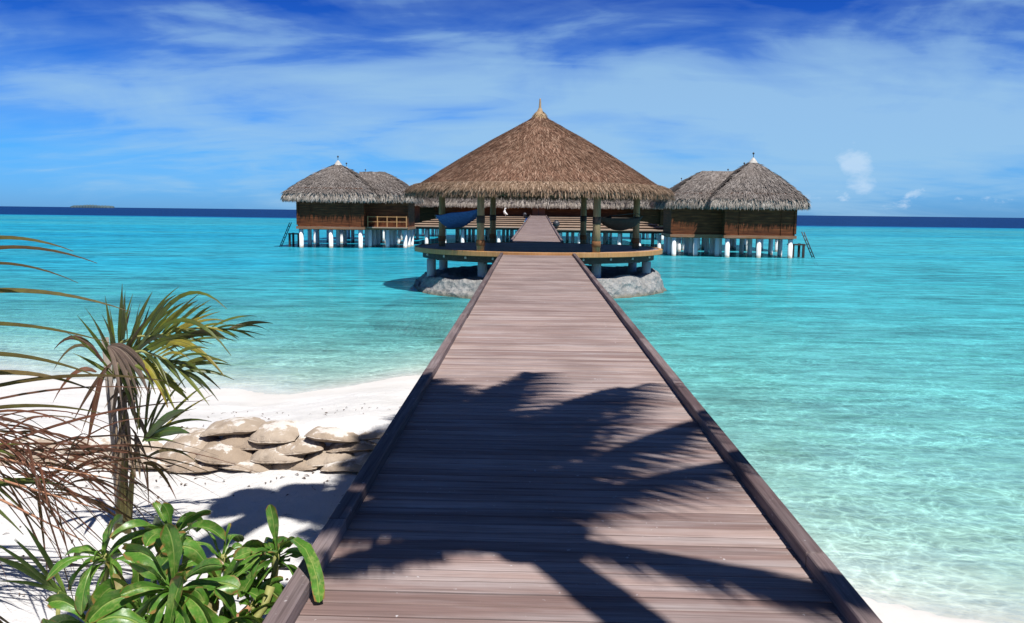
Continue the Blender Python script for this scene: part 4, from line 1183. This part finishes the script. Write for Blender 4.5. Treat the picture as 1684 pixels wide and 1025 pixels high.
# the long leaf that reaches over the kerb on to the planks
last = [o for o in bpy.data.objects if o.name.startswith('beach_cabbage') and o.parent is None and 'leaning' in o['label']][0]
b = MB(); o_ = Vector(last.location)
rows, uvs = [], []
pts = [Vector((-1.17, 3.79, 1.34)), Vector((-1.10, 3.76, 1.375)), Vector((-1.03, 3.70, 1.365)), Vector((-.98, 3.63, 1.33)), Vector((-.945, 3.57, 1.28)), Vector((-.925, 3.52, 1.235)), Vector((-.91, 3.475, 1.222))]
for i, p in enumerate(pts):
    t = i / 6; w = .062 * (.35 + .65 * math.sin(math.pi * min(1, t * .75 + .08))); tan = (pts[min(6, i + 1)] - pts[max(0, i - 1)]).normalized(); s = tan.cross(Vector((0, 0, 1))).normalized()
    rows.append([p - o_ + s * u * w / 2 + Vector((0, 0, abs(u) * .010 + .006 * math.sin(i * 1.7 + u))) for u in (-1, -.5, 0, .5, 1)]); uvs.append([(.5 + u / 2, t) for u in (-1, -.5, 0, .5, 1)])
b.grid(rows, uvs); b.build('leaf', M['cabbage'], last, True)

# broken stems lying by the kerb
for pts, r, m_, lab in (([(-1.46, 3.58, .98), (-1.36, 3.60, 1.03), (-1.28, 3.66, 1.10)], .015, 'twig', 'thick red brown broken stem by the boardwalk kerb'),
                        ([(-1.34, 3.46, .98), (-1.22, 3.47, 1.00), (-1.13, 3.50, 1.02)], .012, 'twig', 'thin orange twig lying lowest beside the kerb'),
                        ([(-1.30, 3.45, .92), (-1.27, 3.55, 1.02), (-1.20, 3.62, 1.12), (-1.18, 3.66, 1.2)], .017, 'greenstem', 'ringed yellowish green bare stem by the kerb')):
    b = MB(); b.tube(pts, [r * (1 + (.18 if i % 2 else 0)) for i in range(len(pts))], 9)
    o = b.build('broken_stem', M[m_], None, True); tag(o, lab, 'stem')


# ------------------------------------------------------------------ young palm tied to a stake
def seedling():
    root = empty('young_palm', (-2.98, 5.85, SZ)); tag(root, 'young coconut palm with ragged green fan of fronds beside a grey stake', 'palm')
    o = Vector(root.location); rg = random.Random(5)
    # trunk of sheathed petioles
    t = MB()
    for k, (x1, y1, z1, r) in enumerate([(-2.80, 5.62, 1.65, .040), (-2.84, 5.70, 1.60, .032), (-2.70, 5.66, 1.28, .028)]):
        p0 = Vector((-2.93 + .03 * k - .05, 5.82 - .02 * k, .55)); p1 = Vector((x1, y1, z1)); pts = []
        for i in range(7):
            q = i / 6; p = p0.lerp(p1, q) + Vector((.03 * math.sin(3 * q + k), 0, 0)); pts.append(p - o)
        t.tube(pts, [r * .82 * (1.1 - .5 * i / 6) for i in range(7)], 7)
    t.build('trunk', M['palmstem'], root, True)
    # the ragged bulk of old sheaths under the crown
    f = MB()
    for k in range(60):
        a = rg.uniform(0, 6.28); z0 = rg.uniform(1.25, 1.95); rr = rg.uniform(.01, .06)
        p = Vector((-2.80 + .15 * (1.6 - z0) * -.2 + rr * math.cos(a), 5.66 + rr * math.sin(a), z0))
        blade(f, p - o, p + Vector((rg.uniform(-.12, .14), rg.uniform(-.12, .08), rg.uniform(-.34, -.10))) - o, rg.uniform(.012, .03), .03, (rg.uniform(-1, 1), -1, .3), 5, .2, rg=rg)
    f.build('old_sheath', M['fibre'], root, True)
    C = Vector((-2.80, 5.60, 1.92))
    def fan(centre, tips, wid, name, mat, base_spread=.06, sag=.06):
        b = MB()
        for (x, y, z) in tips:
            tip = Vector((x, y, z)); dr = (tip - centre).normalized()
            st = centre + dr * rg.uniform(.02, base_spread) + Vector((rg.uniform(-.03, .03), rg.uniform(-.05, .05), rg.uniform(-.03, .03)))
            nrm = (rg.uniform(-.5, .5), -1.0, rg.uniform(.2, .9))
            blade(b, st - o, tip - o, wid * rg.uniform(.7, 1.3), sag * rg.uniform(.4, 1.6) * (.4 + abs(dr.x)), nrm, 9, .4, .45, rg.uniform(-.6, .6), rg)
        b.build(name, M[mat], root, True)
    def feather(rpts, n, a_up, a_dn, len_up, len_dn, wid, mat, ydir):
        """leaflets on both sides of a curved midrib"""
        P = [Vector(p) for p in rpts]; rb = MB(); rb.tube([p - o for p in P], [.016 - .011 * i / (len(P) - 1) for i in range(len(P))], 6)
        lf = MB()
        for i in range(n):
            t = i / (n - 1); q = t * (len(P) - 1); k = min(len(P) - 2, int(q)); p = P[k].lerp(P[k + 1], q - k)
            for ang, ln, w in ((a_up, len_up, 1.0), (a_dn, len_dn, .9)):
                if ang is None or rg.random() < .08: continue
                a = R(lerp(ang[0], ang[1], t) + rg.uniform(-11, 11)); L = lerp(ln[0], ln[1], t) * rg.uniform(.72, 1.12); dep = rg.uniform(-.45, .45) + ydir
                st = p + Vector((0, rg.uniform(-.01, .01), 0)); mid_a = a + rg.uniform(-.1, .1)
                end = st + Vector((math.cos(a), dep, math.sin(a))).normalized() * L - Vector((0, 0, L * rg.uniform(.0, .28) * abs(math.cos(a))))
                blade(lf, st - o, end - o, wid * w * rg.uniform(.6, 1.35), L * rg.uniform(.03, .13) * (.3 + abs(math.cos(a))), (rg.uniform(-.5, .5), -1.0, rg.uniform(.1, .9)), 10, .4, .5, rg.uniform(-1.0, 1.0), rg)
        ob = lf.build('frond', M[mat], root, True); rb.build('rachis', M['greenstem'], ob, True)
    feather([(-2.87, 5.66, 1.74), (-2.85, 5.62, 1.90), (-2.77, 5.58, 2.00), (-2.62, 5.54, 2.05), (-2.44, 5.50, 2.05), (-2.30, 5.48, 2.02)], 34, (126, 8), None, (.40, .44), (.3, .3), .024, 'palmgreen', -.05)
    feather([(-2.82, 5.60, 1.80), (-2.72, 5.50, 1.93), (-2.56, 5.42, 1.97), (-2.38, 5.36, 1.93), (-2.26, 5.32, 1.86)], 24, (62, 0), (-62, -22), (.44, .38), (.26, .34), .026, 'palmgreen', -.12)
    feather([(-2.80, 5.68, 1.84), (-2.66, 5.72, 2.00), (-2.48, 5.76, 2.06), (-2.28, 5.80, 2.08), (-2.10, 5.82, 2.06)], 20, (74, 16), (-30, -12), (.36, .28), (.24, .24), .021, 'palmgreen', .15)
    fan(Vector((-2.62, 5.44, 1.92)), [(-2.24, 5.36, 1.66), (-2.30, 5.30, 1.60), (-2.36, 5.32, 1.62), (-2.27, 5.4, 1.70)], .05, 'frond', 'palmyellow', .05, .05)
    fan(C + Vector((.2, -.1, .08)), [(-1.95, 5.3, 2.27), (-1.93, 5.3, 1.97), (-1.97, 5.28, 1.84)], .045, 'frond', 'palmgreen', .05, .10)
    tips = [(-3.16, 5.4, 1.62), (-3.05, 5.5, 1.35), (-3.2, 5.5, 1.82), (-3.02, 5.38, 1.5), (-2.95, 5.4, 1.3), (-3.22, 5.55, 1.95)]
    fan(C + Vector((-.06, 0, -.05)), tips, .028, 'frond', 'palmdry', .1, .08)
    # grey dead leaf bases folded over the crown
    b = MB()
    for (tx, tz, w) in ((-2.50, 1.70, .06), (-2.60, 1.62, .035), (-2.68, 1.60, .03), (-2.46, 1.76, .035), (-2.56, 1.66, .028)):
        blade(b, C + Vector((-.03, -.10, .06)) - o, Vector((tx, 5.36, tz)) - o, w, .10, (.3, -1, .5), 9, .5, .4, .5, rg)
    b.build('dead_leaf_base', M['sheath'], root, True)
    # lower frond on its own stalk
    C2 = Vector((-2.68, 5.62, 1.30))
    tips = []
    for i in range(13):
        a = lerp(R(100), R(18), i / 12) + rg.uniform(-.06, .06); L = rg.uniform(.40, .72)
        tips.append((C2.x + L * math.cos(a), C2.y + rg.uniform(-.25, .2), C2.z + L * math.sin(a) * .9))
    fan(C2, tips, .017, 'frond', 'palmgreen', .10, .04)
    fan(C2, [(-2.12, 5.02, 1.68), (-2.09, 5.00, 1.54), (-2.22, 5.1, 1.46)], .05, 'frond', 'palmlime', .08, .03)
    fan(C2 + Vector((0, 0, -.1)), [(-2.3, 5.3, 1.10), (-2.36, 5.4, .98), (-2.25, 5.5, 1.2), (-2.5, 5.3, .92), (-2.45, 5.2, 1.05)], .02, 'frond', 'palmdry', .08, .05)
    return root


seedling()
b = MB(); b.tube([(-2.99, 5.90, .45), (-3.01, 5.90, 1.2), (-3.05, 5.90, 1.98)], [.032, .030, .026], 10)
o = b.build('wooden_stake', M['stake'], None, True); tag(o, 'pale grey driftwood stake standing behind the young palm', 'stake')
b = MB(); b.tube([(-3.55, 4.98, .45), (-3.50, 5.0, .9), (-3.42, 5.03, 1.28)], [.05, .048, .046], 8)
o = b.build('wooden_stake', M['stake_dark'], None, True); tag(o, 'dark leaning stake stuck in sand at the far left', 'stake')
# dry litter scattered over the sand
b = MB(); rg = random.Random(77)
for k in range(230):
    x = rg.uniform(-5.5, -1.3); yv = rg.choice([rg.uniform(4.0, 7.3), rg.gauss(7.0, .25), rg.uniform(7.9, 10)])
    if abs(yv - wall_y(x)) < .28: continue
    z = hgt(x, yv) + .006; L = rg.uniform(.012, .05) * (2.0 if rg.random() < .08 else 1); a = rg.uniform(0, 3.14); w = rg.uniform(.004, .012)
    d = Vector((math.cos(a), math.sin(a), rg.uniform(-.1, .2))); n_ = Vector((-math.sin(a), math.cos(a), 0))
    p = Vector((x, yv, z))
    b.grid([[p - d * L / 2 - n_ * w / 2, p - d * L / 2 + n_ * w / 2], [p + Vector((0, 0, .008)) - n_ * w, p + Vector((0, 0, .008)) + n_ * w], [p + d * L / 2 - n_ * w / 3, p + d * L / 2 + n_ * w / 3]])
tag(b.build('litter', M['stake_dark'], None), 'dry leaf and twig litter scattered on the sand', None, None, 'stuff')
# cord along the sand
b = MB(); pts = []
for i in range(30):
    t = i / 29; x = lerp(-3.5, -1.12, t); yv = lerp(5.25, 4.55, t) + .10 * math.sin(5 * t); pts.append((x, yv, hgt(x, yv) + .02 + .30 * sstep(.5, 1.0, t) + .015 * math.sin(17 * t)))
b.tube(pts, .008, 6); o = b.build('cord', M['rope'], None, True); tag(o, 'thin dark cord running over the sand to the boardwalk', 'cord')


# dry palm at the left edge: fronds reach into view from outside
def frond(b, root_p, az, elev, L, droop, nl, ll, lw, hang=.6, sweep=.5, seed=0, rach=None, side_only=0, wilt=0.0, w0=.3):
    """feather frond: rachis arcs out and droops; leaflets on both sides, hanging"""
    rg = random.Random(seed); p = Vector(root_p); N = 22; pts = [p.copy()]; el = elev
    h = Vector((math.cos(az), math.sin(az), 0))
    for i in range(N):
        t = (i + 1) / N
        el = elev - droop * (t ** 1.25)
        p = p + (h * math.cos(el) + Vector((0, 0, math.sin(el)))) * L / N; pts.append(p.copy())
    if rach is not None: rach.tube(pts, [.034 * (1 - .85 * i / N) * (L / 2.5) + .004 for i in range(N + 1)], 6)
    for k in range(nl):
        t = lerp(.07, .995, k / (nl - 1)); i = min(N - 1, int(t * N)); fr_ = t * N - i
        q = pts[i].lerp(pts[i + 1], fr_); tan = (pts[i + 1] - pts[i]).normalized()
        s = tan.cross(Vector((0, 0, 1))).normalized(); n = s.cross(tan).normalized()
        ln = ll * (.55 + .45 * math.sin(math.pi * min(1, t * .9 + .1))) * rg.uniform(.85, 1.12) * (1 if t < .9 else .8)
        for sg in (-1, 1):
            if side_only and sg != side_only: continue
            dr = (s * sg * math.cos(sweep) + tan * math.sin(sweep) * (1 + .6 * t) + n * (.25 if w0 < .5 else .05)).normalized()
            tip = q + dr * ln * (1 - (.35 if w0 < .5 else .72) * hang) + Vector((0, 0, -hang * ln * rg.uniform(.75, 1.2)))
            blade(b, q, tip, lw * rg.uniform(.8, 1.2), ln * .14 * (1 - wilt), (n + s * sg * .3), 5, .3, .5, rg.uniform(-.4, .4), rg, w0)
    return pts


def dry_palm():
    root = empty('dry_palm', (-3.55, 4.35, SZ)); tag(root, 'half dead palm with reddish brown fronds reaching in from the left edge', 'palm')
    o = Vector(root.location); rg = random.Random(11)
    t = MB(); t.tube([(0, 0, -.15), (.02, .02, .3), (.05, .05, .8)], [.09, .075, .06], 9); t.build('trunk', M['fibre'], root, True)
    # one erect frond just outside the frame, its leaflets arching to the right
    y = 4.6
    tipsets = [((-3.35, 2.64), (-2.52, 2.66)), ((-3.35, 2.58), (-2.36, 2.60)), ((-3.35, 2.50), (-2.42, 2.50)), ((-3.35, 2.38), (-2.22, 2.33)),
               ((-3.35, 2.24), (-2.20, 2.18)), ((-3.35, 2.06), (-2.26, 1.98)), ((-3.35, 1.80), (-1.98, 1.93)), ((-3.35, 1.90), (-2.45, 1.86)), ((-3.30, 1.72), (-2.30, 1.78))]
    b = MB()
    for (x0, z0), (x1, z1) in tipsets:
        yy = y + rg.uniform(-.12, .12)
        blade(b, Vector((x0, yy, z0)) - o, Vector((x1, yy + rg.uniform(-.15, .1), z1)) - o, rg.uniform(.022, .036), rg.uniform(.06, .11), (0, -.7, .7), 12, .35, .6, rg.uniform(-.3, .3), rg)
    b.build('frond', M['palmold'], root, True)
    b = MB(); b.tube([Vector((-3.40, y, 1.1)) - o, Vector((-3.37, y, 1.9)) - o, Vector((-3.36, y + .05, 2.75)) - o], [.022, .016, .006], 7); b.build('rachis', M['twig'], root, True)
    # dead drooping fronds: brown leaflets sweep down to the right
    for k in range(4):
        b = MB(); C = Vector((-3.15 - .12 * k, 4.45 + .14 * k, 1.74 - .10 * k))
        for i in range(24):
            a = R(rg.uniform(-54, 12) - 4 * k); L = rg.uniform(.55, 1.38)
            tip = C + Vector((L * math.cos(a), rg.uniform(-.45, .35), L * math.sin(a) * .9))
            q = rg.random(); st = C + Vector((lerp(-.05, .62, q), rg.uniform(-.08, .08), lerp(.05, -.30, q) + rg.uniform(-.05, .05))); tip = tip + Vector((.30 * q, 0, -.12 * q))
            blade(b, st - o, tip - o, rg.uniform(.006, .016), rg.uniform(.02, .20), (rg.uniform(-.6, .6), -1, .4), 10, .35, .6, rg.uniform(-.8, .8), rg)
        b.build('dead_frond', M['palmdry'], root, True)
    b = MB()
    for (z0, z1, x1) in ((1.58, 1.38, -2.15), (1.50, 1.22, -2.35), (1.44, 1.05, -2.5)):
        b.tube([Vector((-3.35, 4.4, z0)) - o, Vector((-2.9, 4.42, (z0 + z1) / 2 + .06)) - o, Vector((x1, 4.5, z1)) - o], [.010, .007, .003], 6)
    b.build('dead_rachis', M['twig'], root, True)
    # green blades low at the left edge
    b = MB()
    for i in range(7):
        z0 = rg.uniform(1.25, 1.6); x1 = rg.uniform(-2.9, -2.6)
        blade(b, Vector((-3.3, 4.5, z0)) - o, Vector((x1, 4.4 + rg.uniform(-.2, .2), z0 + rg.uniform(-.3, .25))) - o, rg.uniform(.02, .035), .05, (0, -1, .5), 8, .35, .5, 0, rg)
    b.build('frond', M['palmgreen'], root, True)
    # red wilted tips lying low
    b = MB()
    for i in range(6):
        blade(b, Vector((-2.95, 3.9, 1.0 + .03 * i)) - o, Vector((-2.42 + rg.uniform(-.08, .06), 3.85, .74 + rg.uniform(-.06, .08))) - o, .018, .04, (0, -1, .5), 7, .3, .5, 0, rg)
    b.build('dead_frond', M['palmdry'], root, True)


dry_palm()

# small seedling fan low in front of the left cabbage
root = empty('palm_seedling', (-2.38, 3.92, SZ)); tag(root, 'tiny palm seedling with stiff dark leaflets left of the cabbage shrubs', 'palm')
o_ = Vector(root.location); b = MB(); rg = random.Random(4)
for (x, z) in ((-2.62, 1.28), (-2.55, 1.33), (-2.48, 1.36), (-2.50, 1.30), (-2.44, 1.34), (-2.60, 1.18), (-2.54, 1.12)):
    blade(b, Vector((-2.28 + rg.uniform(-.02, .02), 3.9, 1.02)) - o_, Vector((x, 3.88 + rg.uniform(-.1, .1), z)) - o_, rg.uniform(.014, .026), .02, (.3, -1, .3), 7, .4, .4, 0, rg)
b.build('frond', M['palmlime'], root, True)
b = MB(); b.tube([Vector((-2.36, 3.92, .5)) - o_, Vector((-2.30, 3.9, 1.04)) - o_], [.014, .010], 6); b.build('stalk', M['greenstem'], root, True)


# ------------------------------------------------------------------ tall palms behind the viewpoint (they throw the shade in the foreground)
def shadow_up(x, y, z_ground, h):
    """the point h above the ground whose shadow falls on (x, y)"""
    k = h / -SUN_DIR.z
    return Vector((x - SUN_DIR.x * k, y - SUN_DIR.y * k, z_ground + h))


def tall_palm(label, base, crown, bend, fronds, seed, nuts=6):
    root = empty('tall_palm', base); tag(root, label, 'palm')
    o = Vector(base); B, C = Vector(base), Vector(crown); rg = random.Random(seed)
    b = MB(); pts = []; rad = []
    for i in range(25):
        t = i / 24; p = B.lerp(C, t) + Vector(bend) * math.sin(math.pi * t) ; pts.append(p - o); rad.append(lerp(.19, .125, t) + (.008 if i % 2 else 0) + .06 * max(0, .12 - t) / .12)
    b.tube(pts, rad, 12); b.build('trunk', M['trunk'], root, True)
    b = MB(); b.lathe(tuple(C - o), [(.10, -.75), (.17, -.55), (.25, -.25), (.27, .0), (.20, .25), (.08, .45), (0, .5)], 14); b.build('fibre_boot', M['fibre'], root, True)
    for k, (az, el, L, dr, hang) in enumerate(fronds):
        lf, rc = MB(), MB()
        frond(lf, C - o + Vector((0, 0, rg.uniform(-.05, .1))), R(az), R(el), L, R(dr), 62, L * .22 + .22, .050, hang, .55, seed * 100 + k, rc, w0=1.0)
        f_ = lf.build('frond', M['palmbig'], root); rc.build('rachis', M['greenstem'], f_, True)
    for k in range(nuts):
        a = k * 1.05 + .3; b = MB(); c = C - o + Vector((.22 * math.cos(a), .22 * math.sin(a), -.28 - .08 * (k % 2)))
        b.lathe(tuple(c), [(0, -.13), (.07, -.11), (.11, -.03), (.11, .05), (.06, .12), (0, .14)], 10); b.build('coconut', M['greenstem'], root, True)


crownA = shadow_up(-.10, 4.40, 1.21, 6.6)
tall_palm('tall leaning coconut palm behind the viewpoint, shading the boardwalk', (2.5, -1.4, .55), tuple(crownA), (0.25, -.15, .1), [
    (-24, 14, 2.6, 42, .95), (33, 38, 2.7, 62, .95), (50, 46, 3.4, 68, .90), (66, 54, 4.3, 86, .85), (85, 42, 4.2, 64, .55), (97, 58, 3.7, 85, .5),
    (108, 38, 3.1, 64, .5), (124, 42, 2.3, 72, .6), (145, 36, 1.55, 70, .55), (168, 28, 1.55, 66, .60), (186, 24, 1.4, 62, .70), (204, 16, 1.15, 60, .75), (113, 36, 3.2, 62, .5), (119, 44, 2.6, 70, .5), (126, 30, 2.2, 64, .5),
    (104, 30, 2.3, 70, .70), (76, 34, 3.5, 66, .5), (92, 32, 3.6, 60, .5), (71, 48, 3.9, 80, .6), (104, 36, 3.8, 62, .5), (116, 50, 3.0, 80, .60), (131, 34, 2.1, 66, .60), (140, 50, 1.8, 80, .60), (101, 48, 4.0, 78, .65), (60, 30, 2.6, 66, .8)], 3)
crownB = shadow_up(-1.92, 6.45, .6, 6.4)
tall_palm('tall coconut palm behind the viewpoint left of the boardwalk, shading the sand', (-4.2, -2.5, .6), tuple(crownB), (-.15, -.1, .1), [
    (165, 26, .55, 60, .2), (200, 24, .6, 60, .25), (10, 24, .8, 55, .2), (-40, 30, .6, 60, .25), (90, 30, .5, 70, .3)], 9, 0)

print('objects', len(bpy.data.objects))
